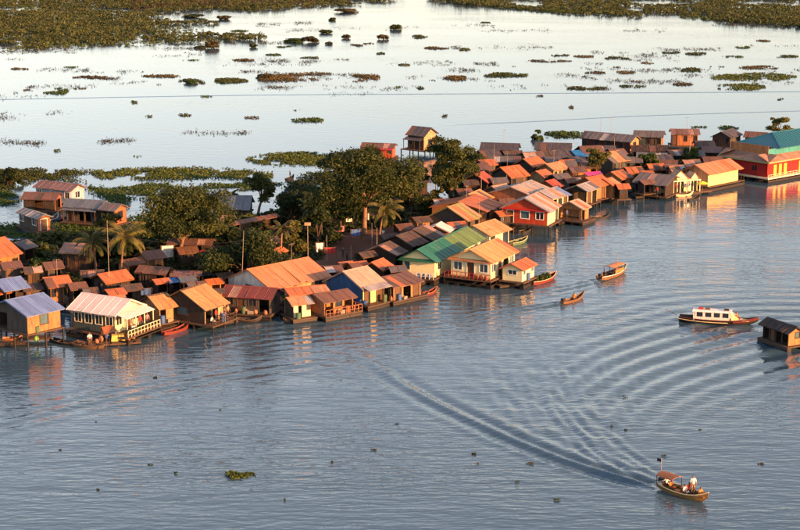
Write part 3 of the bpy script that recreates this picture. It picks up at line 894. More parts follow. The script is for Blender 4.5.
house('house with large glowing orange roof cut by the left edge', (-25, 241, 5, 238.5), (9, 256.5), 'orange', {'*': 'wood'}, {'f': 'w.w', 'e': 'o'}, base='land', fl=1.0, wh=2.6)
house('little dark hut with grey roof right of the glowing orange roof', (13, 242, 27, 241), (32, 248), 'grey', 'darkwood', {'f': 'o'}, name='hut', cat='hut', base='land', fl=1.0, wh=2.1, p=0.4)
house('house with dusty pink brown roof and dark plank front before the palms', (64.7, 243, 93.6, 243.8), (73, 253.5), 'pinkbrown', 'darkwood', {'f': 'w.d.'}, base='land', fl=1.0, wh=2.7, p=0.42)
house('shed with pale blue grey roof behind the leftmost stilt house', (-6, 279, 20.6, 278), (18, 290), 'bluetin', 'darkwood', {'f': 'o.'}, name='shed', cat='shed', base='land', fl=0.9, wh=2.0, p=0.36)
house('tiny lean-to with orange roof at the left edge behind the blue roof', (-12, 289, 8, 288), (5, 294), 'orange', 'darkwood', {'f': 'o'}, name='lean_to', cat='shed', base='land', fl=0.8, wh=1.6, p=0.3, wb=0.4)
house('house with glowing orange roof and lit front behind the white cloth sheet', (42.7, 277.5, 68, 275.5), (61, 287), 'rust', {'*': 'darkwood', 'f': 'wood'}, {'f': 'wdo', 'e': 'o'}, base='land', fl=1.0, wh=2.2, p=0.45)
house('dark roofed house behind the white cloth sheet', (80, 271.5, 104, 269), (92, 277), 'weathered', 'darkwood', {'f': 'o.'}, base='land', fl=1.0, wh=2.0, p=0.4)
house('house with bright orange roof under the tall palms', (97, 272, 126, 272), (121.5, 281.5), 'rust', {'*': 'darkwood'}, {'f': '.w.', 'w': 'w'}, base='land', fl=1.0, wh=2.2, p=0.46)
house('wide house with dull dark brown roof in the tree shade', (139, 265, 170, 268), (150, 274), 'brown', 'darkwood', {'f': 'w.o'}, base='land', fl=1.0, p=0.4)
house('shed with flat dull brown roof next to the red roofed hut', (170, 270, 202, 272.5), (186, 276.5), 'mauve', 'darkwood', {'f': '.o.'}, name='shed', cat='shed', base='land', fl=1.0, wh=1.9, p=0.3)
house('shed with pale bluish tin roof behind the thatched houses', (178, 277, 195, 276.5), (190, 282.5), 'bluegrey', 'darkwood', {'f': 'o'}, name='shed', cat='shed', base='land', fl=0.9, wh=1.8, p=0.3)
house('shed with narrow orange roof behind the ragged thatched hut', (152, 279, 168, 279), (164, 283.5), 'rust', 'darkwood', {'f': 'o'}, name='shed', cat='shed', base='land', fl=0.9, wh=1.8, p=0.34)
house('low weathered roof hut between the palm house and the thatched hut', (120, 285, 141, 284), (134, 291), 'weathered', 'darkwood', {'f': 'o.'}, name='hut', cat='hut', base='land', fl=0.9, wh=1.9, p=0.4)
house('small hut with clean red roof in front of the dense dark tree', (201, 250.5, 216, 252.5), (204, 258.5), 'red', 'tanwall', {'f': 'w.'}, name='hut', cat='hut', base='land', fl=1.2, wh=2.0)
house('house with dusty pink roof under the broad old tree', (175, 225, 191, 227), (183, 233), 'pinkbrown', 'darkwood', {'f': 'w'}, base='land', fl=1.0, p=0.4)
house('long dark hall with reddish ridge behind the red roofed hut', (168, 238, 214, 240), (190, 245), 'brown', 'darkwood', {'f': '.o.o.'}, name='hall', cat='hall', base='land', fl=1.0, p=0.36)
house('house with large blue grey roof on the back bank by the leaning tree', (213, 194, 252, 197), (230, 210), 'bluegrey', 'darkwood', {'f': 'w.w.'}, base='land', fl=1.0, wh=2.2)
house('hut with pink tin roof in front of the large blue grey roof', (219, 214.5, 235, 217), (226, 222.5), 'pinkbrown', 'darkwood', {'f': 'o'}, name='hut', cat='hut', base='land', fl=1.0, p=0.4)
house('long open shed with pale edged roof beside the leaning tree', (226, 223.5, 276, 212.5), (254, 222), 'brown', 'darkwood', {'f': 'o.o.o'}, name='shed', cat='shed', base='land', fl=1.0, p=0.3, wh=1.8)
house('hut with peach roof among the banana plants', (267, 238, 277, 236), (278, 243.5), 'peach', 'darkwood', {'f': 'o'}, name='hut', cat='hut', base='land', fl=1.0, wh=1.9)
house('lower hut with orange roof in front of the banana plants', (271, 249.5, 282, 247.5), (284, 252.5), 'orange', 'darkwood', {'f': 'o'}, name='hut', cat='hut', base='land', fl=1.0, wh=1.9)
house('long light blue house with mauve roof on the back channel', (40.6, 181.4, 79, 183.8), (50.5, 189.5), 'mauve', {'*': 'lightblue'}, {'f': 'w.w.w', 'e': 'w'}, fl=0.8, p=0.42, opts={'trim': M_WHITE})
house('low dark brown shack in front of the light blue house', (24, 192, 60, 193), (38, 200), 'brown', {'*': 'darkwood', 'e': 'brick'}, {'f': '.o.', 'e': 'o'}, name='shack', cat='shack', fl=0.6, wh=1.9, p=0.4)
house('long grey roofed house with open veranda on the back channel', (69, 199, 105, 200.5), (80, 208), 'bluegrey', {'*': 'greyboard'}, {'f': 'dwoow'}, fl=0.7, p=0.42, porch=(('f', 1.0, 'bluegrey', 2.1, 0.25),), deck={'f': 1.2, '*': 0.4})
house('short grey roofed house joined to the right of the veranda house', (105, 202, 122, 205), (106, 211), 'grey', {'*': 'greyboard', 'e': 'brick'}, {'f': 'oo', 'e': 'w'}, fl=0.7, p=0.42)
house('small square house with pale grey roof and brown front by the left channel', (24, 209, 45, 214), (24, 215), 'bluegrey', {'*': 'greyboard', 'e': 'brick'}, {'f': 'w.w', 'e': 'd'}, fl=0.6, wh=2.1, p=0.42, opts={'trim': M_WHITE})
# ------------------------------------------------ hut adrift at the right edge
house('black roofed float hut with lit plywood end at the right edge', (767.5, 319.2, 798, 326), (771, 328.5), 'dark', {'*': 'darkwood', 'e': 'wood'}, {'f': 'odoo', 'e': '.s'}, name='float_hut', cat='hut', fl=0.5, p=0.55, wh=1.7, deck=0.45)


# ------------------------------------------------ small shacks wedged between the houses
def beside(u, v, own=None):
    """where something stands, named by the nearest house"""
    def px(k): return pix(k['mid'] + Vector((0, 0, 1 - k['mid'].z)))
    best = min(((k, q) for k, q in INFO.items() if len(k.split()) > 5 and 'roofed shack' not in k), key=lambda kv: (px(kv[1])[0] - u) ** 2 + 4 * (px(kv[1])[1] - v) ** 2)
    hu, hv = px(best[1])
    side = ('left of' if u < hu else 'right of') if abs(u - hu) > 2 * abs(v - hv) else ('behind' if v < hv else 'in front of')
    hl = ' '.join(best[0].split()[:8])
    while hl.split()[-1] in ('the', 'and', 'with', 'of', 'a', 'in', 'by', 'over', 'at', 'to', 'under', 'two', 'next', 'between', 'on', 'beside', 'behind', 'before'): hl = ' '.join(hl.split()[:-1])
    return side + ' the ' + hl


USED = set()


def unique(lab, alts):
    base = lab
    for a in alts:
        if lab not in USED: break
        lab = a + ' ' + base
    USED.add(lab)
    return lab


COLN = {'brown': 'brown', 'weathered': 'blackened', 'orange': 'orange', 'rust': 'rusty', 'mauve': 'dull red', 'grey': 'grey', 'slate': 'slate', 'tan': 'tan', 'pinkbrown': 'pinkish', 'tin': 'tin'}
rf_ = random.Random(77)
for (u, v, w, rm) in [(10, 262, 16, 'brown'), (32, 267, 14, 'weathered'), (30, 284, 16, 'weathered'), (76, 283, 14, 'brown'), (90, 288, 12, 'weathered'), (114, 289, 14, 'orange'), (130, 259, 15, 'brown'), (196, 282, 15, 'brown'),
                      (213, 279, 13, 'rust'), (216, 289, 12, 'weathered'), (186, 247, 16, 'brown'), (150, 251, 16, 'mauve'), (206, 264, 13, 'brown'), (230, 262, 14, 'brown'), (224, 273, 13, 'weathered'), (52, 262, 15, 'brown'), (118, 296, 10, 'tan'),
                      (318, 271, 13, 'orange'), (332, 266, 13, 'brown'), (345, 262, 11, 'orange'), (357, 262, 14, 'rust'), (397, 266, 13, 'brown'), (366, 252, 12, 'weathered'), (388, 234, 13, 'weathered'), (403, 224, 13, 'brown'), (420, 217, 13, 'weathered'),
                      (430, 232, 13, 'brown'), (446, 214, 12, 'brown'), (456, 222, 14, 'rust'), (441, 199, 13, 'brown'), (463, 189, 12, 'brown'), (487, 205, 12, 'tan'), (502, 211, 11, 'orange'), (506, 199, 12, 'brown'), (498, 178, 13, 'grey'), (478, 164, 15, 'brown'),
                      (488, 150, 15, 'slate'), (512, 151, 15, 'weathered'), (532, 152, 15, 'brown'), (552, 157, 13, 'grey'), (567, 160, 13, 'rust'), (576, 167, 12, 'brown'), (560, 174, 12, 'grey'), (526, 184, 12, 'orange'), (572, 178, 12, 'brown'), (588, 163, 13, 'brown'),
                      (590, 146, 17, 'brown'), (606, 146, 14, 'slate'), (616, 149, 12, 'brown'), (633, 167, 13, 'orange'), (661, 155, 15, 'slate'), (677, 150, 15, 'brown'), (694, 150, 14, 'slate'), (691, 160, 13, 'pinkbrown'), (712, 157, 15, 'brown'), (704, 141, 15, 'weathered'),
                      (655, 164, 13, 'rust'), (560, 150, 14, 'slate'), (545, 151, 12, 'weathered'), (470, 180, 12, 'weathered'), (486, 160, 12, 'rust'), (576, 157, 12, 'grey'), (520, 205, 9, 'brown'), (622, 184, 10, 'rust'), (676, 166, 12, 'tan'), (646, 180, 10, 'brown')]:
    w *= 1.3
    sl = rf_.uniform(-0.02, 0.16)
    q = (u - w / 2, v + sl * w / 2, u + w / 2, v - sl * w / 2)
    dep = rf_.uniform(0.30, 0.42) * w
    lab = unique(COLN[rm] + ' roofed shack ' + beside(u, v + 6), ('tiny', 'crooked', 'ragged'))
    house(lab, q, (u + rf_.uniform(0.1, 0.35) * w, v + dep), (rm, rf_.choice(['brown', 'weathered', 'pale', 'grey', 'tin']), 0.26), rf_.choice(['darkwood', 'darkwood', 'greyboard', 'wood']), {'f': rf_.choice(['o', 'w.', '.o', 'd.'])},
          name='shack', cat='shack', base='stilt' if u > 455 else 'land', fl=rf_.uniform(0.8, 1.1), wh=rf_.uniform(1.7, 2.1), p=rf_.uniform(0.28, 0.48), group='small shacks wedged between the houses')
# ================================================================ PLANTS
def leafm(name, col, col2, transl=0.25):
    m = bpy.data.materials.new('leaf_' + name)
    m.use_nodes = True
    N, L = m.node_tree.nodes, m.node_tree.links
    b = N['Principled BSDF']
    g = N.new('ShaderNodeNewGeometry')
    tc = N.new('ShaderNodeTexCoord')
    n = N.new('ShaderNodeTexNoise'); n.inputs['Scale'].default_value = 0.35; n.inputs['Detail'].default_value = 3
    L.new(tc.outputs['Object'], n.inputs['Vector'])
    ad = N.new('ShaderNodeMath'); ad.operation = 'MULTIPLY_ADD'; ad.inputs[1].default_value = 0.55
    L.new(g.outputs['Random Per Island'], ad.inputs[0])
    mr = N.new('ShaderNodeMapRange'); mr.inputs[1].default_value = 0.35; mr.inputs[2].default_value = 0.68
    mr.inputs[3].default_value = -0.25; mr.inputs[4].default_value = 0.75
    L.new(n.outputs[0], mr.inputs[0]); L.new(mr.outputs[0], ad.inputs[2])
    mx = N.new('ShaderNodeMix'); mx.data_type = 'RGBA'
    mx.inputs[6].default_value = (*col, 1); mx.inputs[7].default_value = (*col2, 1)
    L.new(ad.outputs[0], mx.inputs[0])
    L.new(mx.outputs[2], b.inputs['Base Color'])
    b.inputs['Roughness'].default_value = 0.6
    b.inputs['Specular IOR Level'].default_value = 0.2
    tr = N.new('ShaderNodeBsdfTranslucent'); L.new(mx.outputs[2], tr.inputs[0])
    ms = N.new('ShaderNodeMixShader'); ms.inputs[0].default_value = transl
    L.new(b.outputs[0], ms.inputs[1]); L.new(tr.outputs[0], ms.inputs[2])
    L.new(ms.outputs[0], N['Material Output'].inputs[0])
    return m


LEAF = {
    'dark': leafm('dark', (0.014, 0.025, 0.008), (0.036, 0.052, 0.014)),
    'olive': leafm('olive', (0.022, 0.036, 0.009), (0.066, 0.080, 0.022)),
    'yellow': leafm('yellow', (0.055, 0.065, 0.014), (0.15, 0.14, 0.035)),
    'green': leafm('green', (0.026, 0.052, 0.012), (0.066, 0.105, 0.024)),
    'reed': leafm('reed', (0.045, 0.07, 0.015), (0.10, 0.13, 0.03)),
    'autumn': leafm('autumn', (0.055, 0.055, 0.02), (0.12, 0.085, 0.035)),
    'brown': leafm('brown', (0.040, 0.038, 0.018), (0.080, 0.062, 0.030)),
    'far': leafm('far', (0.038, 0.054, 0.016), (0.085, 0.096, 0.034)),
}
M_BARK = mat('bark', (0.13, 0.08, 0.05), 0.9, 0.3, 2.0, SOOT, 0.3, bump=0.6)
M_BARKO = mat('bark_pale', (0.26, 0.15, 0.09), 0.9, 0.3, 2.0, SOOT, 0.3, bump=0.6)


def quads_mesh(name, V, m):
    """V: (n,4,3) array -> mesh of loose quads"""
    n = len(V)
    me = bpy.data.meshes.new(name)
    me.vertices.add(n * 4)
    me.vertices.foreach_set('co', V.astype(np.float32).ravel())
    me.loops.add(n * 4)
    me.loops.foreach_set('vertex_index', np.arange(n * 4, dtype=np.int32))
    me.polygons.add(n)
    me.polygons.foreach_set('loop_start', np.arange(0, n * 4, 4, dtype=np.int32))
    me.materials.append(m)
    me.update(calc_edges=True)
    return me


def leaves(cent, size, rs, out=None, upbias=0.4, aspect=1.7):
    """leaf quads at points cent, normals random but leaning outwards and up"""
    n = len(cent)
    nr = rs.normal(size=(n, 3))
    if out is not None: nr += out * 0.9
    nr[:, 2] += upbias
    nr /= np.linalg.norm(nr, axis=1)[:, None]
    a = np.cross(nr, rs.normal(size=(n, 3)))
    a /= np.linalg.norm(a, axis=1)[:, None] + 1e-9
    b = np.cross(nr, a)
    s = size * rs.uniform(0.6, 1.3, (n, 1))
    a, b = a * s * aspect / 2, b * s / 2
    bend = nr * s * 0.18
    return np.stack([cent - a, cent - b * 0.9 + bend, cent + a, cent + b * 0.9 + bend], 1)


def blob(rs, c, r, n, size, upbias=0.4, shell=0.55):
    d = rs.normal(size=(n, 3)); d /= np.linalg.norm(d, axis=1)[:, None]
    d[:, 2] = np.where(d[:, 2] < -0.35, -d[:, 2], d[:, 2])
    rad = (shell + (1 - shell) * rs.rand(n, 1) ** 0.6) * (1 + 0.18 * rs.normal(size=(n, 1)))
    return leaves(np.array(c) + d * rad * np.array(r), size, rs, d, upbias)


def tree(label, u, v, h, w, leaf='olive', n_leaf=5200, n_blob=26, trunk_h=0.38, lean=(0, 0), seed=1, z0=0.6, leaf_size=0.22, bark=None, group='trees of the village', low=0.28, name='tree', depth=None):
    rs = np.random.RandomState(seed)
    c = P(u, v, z0)
    root = thing(name, label, 'tree', (c.x, c.y, z0 - 0.4), 0, group)
    top = Vector((lean[0], lean[1], h * trunk_h))
    mb = MB()
    k = Vector((lean[0] * 0.35, lean[1] * 0.35, h * trunk_h * 0.5))
    r0 = 0.028 * h + 0.05
    mb.tube([(0, 0, -0.3), (0.03, 0, 0.3), k, top], [r0 * 1.5, r0, r0 * 0.82, r0 * 0.66], 8)
    w2 = w / 2 * 1.06; d2 = (depth or w) / 2 * 1.06
    n_blob = int(n_blob * 2.0)
    ctr = []
    nl = 6 + int(rs.rand() * 3)
    ends = [(top.x + rs.normal() * 0.1 * w2, top.y + rs.normal() * 0.1 * d2, h * 0.86)]
    for i in range(nl):
        a = 2 * math.pi * (i + rs.uniform(-0.35, 0.35)) / nl
        q = rs.uniform(0.45, 0.86)
        zz = low + 0.1 + (0.78 - low) * rs.rand()
        prof = math.sin(math.pi * min(1, (zz - low + 0.22) / (1.12 - low))) ** 0.6
        ends.append((top.x + math.cos(a) * q * w2 * prof, top.y + math.sin(a) * q * d2 * prof, zz * h))
    ctr += ends
    while len(ctr) < n_blob:
        e = ends[len(ctr) % len(ends)]
        o_ = rs.normal(size=3) * np.array([0.115 * w, 0.115 * (depth or w), 0.085 * h])
        z_ = min(max(e[2] + o_[2], low * h), 0.97 * h)
        ctr.append((e[0] + o_[0], e[1] + o_[1], z_))
    for i in range(9):
        e = Vector(ctr[i % len(ctr)])
        m_ = top.lerp(e, 0.5) + Vector((rs.normal() * 0.2, rs.normal() * 0.2, 0.1 * h * rs.rand()))
        st = top if i % 2 else k.lerp(top, 0.6)
        mb.tube([st, m_, e], [r0 * 0.45, r0 * 0.28, r0 * 0.1], 5)
    smooth(mb.build('trunk', bark or M_BARK, root))
    V = []
    for i, q in enumerate(ctr):
        r = (0.065 + 0.105 * rs.rand()) * w
        V.append(blob(rs, q, (r, r * (depth or w) / w, r * 0.72), int(n_leaf * 3.6) // n_blob, leaf_size))
    link('crown', quads_mesh('crown', np.concatenate(V), LEAF[leaf]), root)
    return root


def palm(label, u, v, h, lean=(0.4, 0.2), leaf='olive', nf=17, fl=2.8, seed=1, z0=0.6, group='palms of the village'):
    rs = np.random.RandomState(seed)
    c = P(u, v, z0)
    root = thing('palm_tree', label, 'palm', (c.x, c.y, z0 - 0.4), 0, group)
    top = Vector((lean[0], lean[1], h))
    mb = MB()
    pts = [Vector((0, 0, -0.3)), Vector((lean[0] * 0.1, lean[1] * 0.1, h * 0.3)), Vector((lean[0] * 0.45, lean[1] * 0.45, h * 0.7)), top]
    mb.tube(pts, [0.2, 0.15, 0.12, 0.11], 7)
    smooth(mb.build('trunk', M_BARKO, root))
    for i in range(nf):
        a = i * 2.399 + rs.rand() * 0.4
        el = 1.15 - 1.75 * (i / nf) + rs.normal() * 0.1
        dx, dy = math.cos(a), math.sin(a)
        V, pts = [], []
        for j in range(9):
            t = j / 8
            ang = el - 1.35 * t * t
            if j == 0: p = top.copy(); pts.append(p); continue
            p = pts[-1] + Vector((dx * math.cos(ang), dy * math.cos(ang), math.sin(ang))) * fl / 8
            pts.append(p)
        side = Vector((-dy, dx, 0))
        for j in range(1, 26):
            t = j / 26 * 8
            k = min(7, int(t)); p = pts[k].lerp(pts[k + 1], t - k)
            fw = (pts[k + 1] - pts[k]).normalized()
            ll = fl * 0.27 * math.sin(math.pi * (0.12 + 0.86 * j / 26)) ** 0.7
            for s in (-1, 1):
                dirv = (side * s * 0.8 + fw * 0.55 + Vector((0, 0, -0.45 - 0.2 * rs.rand()))).normalized()
                e = p + dirv * ll
                m_ = p + dirv * ll * 0.5
                wv = fw * 0.075
                V.append([p, m_ - wv, e, m_ + wv])
        mbv = MB()
        V = np.array([[tuple(x) for x in q] for q in V])
        me = quads_mesh('frond', V, LEAF[leaf])
        f = link('frond', me, root)
        st = MB(); st.tube(pts, [0.03] * 4 + [0.02] * 5, 4); st.build('stalk', M_BARKO, f)
    return root


def shrub_mesh(seed, leaf, n=420, size=0.3):
    rs = np.random.RandomState(seed)
    V = []
    for i in range(7):
        a = rs.rand() * 6.28
        V.append(blob(rs, (math.cos(a) * 0.5 * rs.rand(), math.sin(a) * 0.5 * rs.rand(), 0.35 + 0.4 * rs.rand()), (0.45, 0.45, 0.36), n // 7, size))
    return quads_mesh('bush', np.concatenate(V), LEAF[leaf])


SHR = {}


def bush(label, u, v, w, h, leaf='dark', seed=0, z0=0.3, group='bushes', size=0.2, name='bush'):
    key = (leaf, seed % 4, size)
    if key not in SHR: SHR[key] = shrub_mesh(seed % 4 + 10, leaf, 560, size)
    c = P(u, v, z0)
    o = link(name, SHR[key], None, (c.x, c.y, z0 - 0.25), (0, 0, seed * 1.3))
    o.scale = (w * 0.62, w * 0.62, h * 0.85)
    return tag(o, label, 'bush', group)


tree('broad old tree with leaning trunk behind the red roofed hut', 178, 264, 10.0, 12.6, 'olive', 9500, 36, 0.42, (0.8, 0.6), 3, bark=M_BARKO, low=0.42)
tree('dense dark tree behind the dark red ribbed roof', 249, 291, 8.0, 11.2, 'dark', 7500, 34, 0.3, (0, 0.4), 4, low=0.2)
tree('huge spreading tree in the middle of the village over the open yard', 364, 234, 12.8, 16.0, 'olive', 15000, 60, 0.4, (0.2, 0.5), 5, bark=M_BARKO, low=0.2, depth=12)
tree('second crown leaning left beside the huge spreading tree', 342, 231, 8.8, 8.5, 'dark', 5200, 26, 0.35, (-0.5, 0.2), 6, low=0.2)
tree('tall dark tree right of the stilt house standing in the flood', 450, 205, 10.9, 8.2, 'olive', 10500, 40, 0.34, (0.2, 0), 7, low=0.22)
tree('slim yellowish tree left of the tall dark tree', 437, 206, 6.0, 2.2, 'yellow', 1500, 12, 0.3, (0, 0), 8, low=0.15)
tree('forked tree leaning over the large blue grey roof', 258, 213, 6.6, 5.4, 'olive', 2400, 14, 0.42, (0.7, 0.2), 9, low=0.4, bark=M_BARKO)
tree('round yellowish tree beside the bright blue sheet roof', 598, 178, 5.2, 5.0, 'yellow', 2600, 16, 0.25, (0, 0), 12, low=0.12)
tree('round dark green tree among the grey sheds', 647, 173, 3.9, 4.2, 'green', 2400, 16, 0.2, (0, 0), 13, low=0.1)
tree('dark green tree at the foot of the telephone pole', 689, 168, 3.8, 4.2, 'green', 2000, 14, 0.2, (0, 0), 14, low=0.1)
tree('bushy tree on the water behind the teal roof', 779, 132, 3.2, 5.2, 'yellow', 2200, 16, 0.2, (0, 0), 15, z0=0.1, low=0.06)
tree('round tree standing in the water behind the slate roofs', 537, 139, 2.3, 2.6, 'green', 900, 9, 0.2, (0, 0), 16, z0=0.1, low=0.05)
tree('dark tree left of the leftmost palms', 112, 262, 6.6, 6.0, 'dark', 3200, 18, 0.3, (0, 0), 17, low=0.12)
tree('dark tree standing at the left edge of the back channel', 8, 186, 3.2, 5.0, 'dark', 1800, 12, 0.2, (0, 0), 18, z0=0.1, low=0.05)
tree('yellowish tree beside the pole with the box behind the broad peach roof', 293, 258, 5.4, 4.2, 'yellow', 1700, 12, 0.3, (0, 0), 19, low=0.15)
tree('dark tree in the shade left of the open yard', 318, 246, 5.8, 5.4, 'dark', 2600, 14, 0.3, (0, 0), 20, low=0.12)
tree('low olive tree behind the weathered dark roofs', 412, 214, 5.2, 5.4, 'olive', 2400, 14, 0.3, (0, 0), 21, low=0.12)
tree('dark tree behind the long open shed', 292, 226, 5.2, 6.6, 'dark', 2600, 14, 0.3, (0, 0), 22, low=0.12)
palm('tall palm with golden fronds above the bright orange roof', 121, 285, 6.8, (0.7, 0.2), 'yellow', 20, 3.5, 31)
palm('shorter palm left of the golden palm', 97, 280, 5.4, (-0.5, 0.3), 'olive', 16, 3.0, 32)
palm('palm with golden drooping fronds beside the weathered dark roofs', 379, 242, 5.2, (0.9, -0.2), 'yellow', 18, 3.2, 33)
palm('slim palm in the shade behind the broad peach roof', 281, 262, 5.0, (0.2, 0.2), 'olive', 14, 2.1, 34)
palm('small palm in front of the large blue grey roof', 231, 215, 3.6, (0.1, 0), 'dark', 12, 1.7, 35)

# bushes that fill the shade between the houses
rr = random.Random(5)
spots = [(20, 293, 2.2, 1.9, 'yellow', 'yellow green bush beside the pale blue grey shed roof'),
         (362, 262, 2.2, 1.6, 'green', 'round green bush on the open yard')]
for i, (u, v, w, h, lf, lab) in enumerate(spots):
    bush(lab, u, v, w, h, lf, i)
fill = [(40, 262, 4.5, 3), (50, 250, 5, 2.6), (8, 262, 3, 2), (38, 272, 3, 2.2), (92, 262, 4, 3), (108, 275, 3.5, 2.4), (135, 258, 4.5, 3.4), (140, 282, 3, 2),
        (150, 262, 4, 2.6), (185, 262, 4.5, 2.6), (175, 252, 5, 3), (215, 268, 4, 3), (222, 280, 3.5, 2.6), (205, 282, 3, 1.8), (225, 245, 5, 3.2), (200, 236, 5, 2.4), (148, 246, 4.5, 3),
        (255, 232, 5, 3), (272, 226, 4.5, 2.6), (262, 246, 4, 2.6), (300, 240, 4, 2.8), (308, 222, 5, 3), (330, 245, 3.6, 2.2), (325, 212, 5, 3), (345, 214, 5, 2.6), (395, 226, 4, 2.6), (410, 206, 4.5, 2.6),
        (425, 212, 4, 2.2), (455, 208, 4, 2.4), (470, 188, 3.6, 2.2), (490, 190, 3, 1.7), (452, 196, 4.5, 2.6), (60, 266, 4, 2.4), (25, 256, 4, 2.4), (78, 262, 3.6, 2.4), (118, 262, 5, 3.4),
        (165, 244, 5, 3.0), (240, 222, 4.5, 2.6), (290, 214, 5, 2.8), (245, 258, 4, 3.0), (160, 276, 3.2, 1.8), (560, 178, 2.6, 1.6), (512, 182, 2.5, 1.4), (570, 172, 2.5, 1.6), (625, 165, 3, 1.6), (655, 164, 3, 1.6), (700, 158, 3, 1.8), (482, 168, 3.2, 1.8)]
for i, (u, v, w, h) in enumerate(fill):
    lf = rr.choice(['dark', 'dark', 'olive', 'green'])
    bush(unique(lf + ' bush ' + beside(u, v), ('tall', 'low', 'wide', 'ragged')), u, v, w, h, lf, i + 2, 0.5, 'bushes in the shade between the houses')

# rank grass and creepers on the bank, trodden bare only on the yard
def bank_grass():
    rs = np.random.RandomState(9)
    poly = [tuple(P(u, v)[:2]) for u, v in [(-70, 318), (40, 303), (110, 297), (230, 287), (320, 270), (330, 250), (345, 238), (392, 232), (436, 220), (444, 206), (425, 191), (380, 189), (330, 201), (285, 215), (225, 223), (140, 233), (40, 241), (-70, 247)]]
    x0, x1 = min(p[0] for p in poly), max(p[0] for p in poly); y0, y1 = min(p[1] for p in poly), max(p[1] for p in poly)
    X, Y = rs.uniform(x0, x1, 150000), rs.uniform(y0, y1, 150000)
    nz = vnoise(X * 0.22, Y * 0.22, 71) + 0.5 * vnoise(X * 0.7, Y * 0.7, 72)
    ok = inside(X, Y, poly) & (nz > -0.12)
    X, Y, nz = X[ok], Y[ok], nz[ok]
    V = leaves(np.stack([X, Y, 0.72 + 0.75 * np.clip(0.2 + nz, 0.1, 1) * rs.rand(len(X))], 1), 0.3, rs, None, 0.7)
    tag(link('bank_grass', quads_mesh('bank_grass', V, LEAF['dark'])), 'dark rank grass and creepers covering the bank', None, None, 'stuff')


bank_grass()


# ---------------------------------------------------------------- floating plants and flooded scrub
def mat_of_plants(pix_poly, density, height, size, leaf, seed, name, label=None, group=None, kind=None, cat='water plants', z=0.02, clump=None):
    """plants growing on the water inside an outline; ragged edge"""
    rs = np.random.RandomState(seed)
    poly = [tuple(P(u, v)[:2]) for u, v in pix_poly]
    x0, x1 = min(p[0] for p in poly), max(p[0] for p in poly)
    y0, y1 = min(p[1] for p in poly), max(p[1] for p in poly)
    n = int((x1 - x0) * (y1 - y0) * density)
    n = max(30, min(n, 60000))
    X, Y = rs.uniform(x0, x1, n), rs.uniform(y0, y1, n)
    j = 0.035 * (x1 - x0 + y1 - y0) / 2
    ins = inside(X + rs.normal(size=n) * j * 0.5, Y + rs.normal(size=n) * j, poly)
    nz = vnoise(X * (clump or 0.3), Y * (clump or 0.3), seed + 1) + 0.5 * vnoise(X * 0.9, Y * 0.9, seed + 2)
    ins &= nz > (-0.24 if density > 10 else -0.06)
    X, Y, nz = X[ins], Y[ins], nz[ins]
    zz = z + height * np.clip(0.35 + nz, 0.08, 1) * rs.rand(len(X))
    V = leaves(np.stack([X, Y, zz], 1), size, rs, None, 0.9, 1.6)
    V[:, :, 2] = np.maximum(V[:, :, 2], 0.01)
    c = np.array([(x0 + x1) / 2, (y0 + y1) / 2, 0.0])
    o = link(name, quads_mesh(name, V - c, LEAF[leaf]), None, tuple(c))
    return tag(o, label, cat, group, kind)


def ell(u0, u1, v0, v1, k=9, seed=0):
    r_ = random.Random(seed * 7 + int(u0))
    out = []
    for i in range(k):
        a = 2 * math.pi * i / k
        q = r_.uniform(0.75, 1.1)
        out.append(((u0 + u1) / 2 + math.cos(a) * (u1 - u0) / 2 * q, (v0 + v1) / 2 + math.sin(a) * (v1 - v0) / 2 * q))
    return out


G1 = 'plant mats behind the village'
mat_of_plants([(246, 159.5), (266, 154.6), (295, 152.5), (321, 152.5), (334, 158), (344, 160), (314, 165), (279, 166), (258, 163.6)], 22, 0.54, 0.30, 'reed', 1, 'plant_mat',
              'long bright green mat of water plants left of the red float house', G1)
mat_of_plants([(90, 171), (215, 168), (274, 174), (269, 180), (225, 178), (180, 179), (150, 180), (100, 178)], 22, 0.54, 0.30, 'reed', 2, 'plant_mat',
              'green mat of water plants behind the broad old tree', G1)
mat_of_plants([(205, 185), (250, 182.5), (284, 184), (262, 190), (225, 192), (190, 190)], 22, 0.48, 0.30, 'green', 3, 'plant_mat', 'narrow green mat above the large blue grey roof', G1)
mat_of_plants([(-40, 172), (30, 170), (90, 172), (60, 178), (88, 183), (40, 179), (10, 190), (-40, 194)], 22, 0.72, 0.30, 'olive', 4, 'plant_mat', 'olive reed bed behind the long light blue house', G1)
mat_of_plants([(84, 186), (110, 190), (150, 184), (205, 190), (215, 205), (160, 200), (130, 198), (124, 210), (108, 200)], 22, 0.54, 0.30, 'green', 5, 'plant_mat', 'green reed patch right of the grey veranda house', G1)
mat_of_plants([(-40, 226), (14, 226), (50, 227), (80, 223), (118, 222), (160, 214), (200, 216), (205, 228), (130, 238), (40, 244), (-40, 246)], 22, 0.78, 0.30, 'green', 6, 'plant_mat', 'dark green reed strip in front of the back channel houses', G1)
mat_of_plants([(-40, 190), (10, 192), (24, 200), (8, 206), (-40, 203)], 22, 0.54, 0.30, 'green', 7, 'plant_mat', 'green reed patch at the left edge of the back channel', G1)
mat_of_plants([(296, 178), (330, 172), (345, 182), (320, 196), (296, 204), (275, 200)], 22, 0.96, 0.30, 'dark', 8, 'plant_mat', 'dark scrub at the water behind the huge spreading tree', G1)
mat_of_plants([(543, 133), (560, 132), (586, 135), (584, 138), (545, 138)], 22, 0.78, 0.30, 'green', 9, 'plant_mat', 'low green hedge of water plants behind the slate roofs', G1)

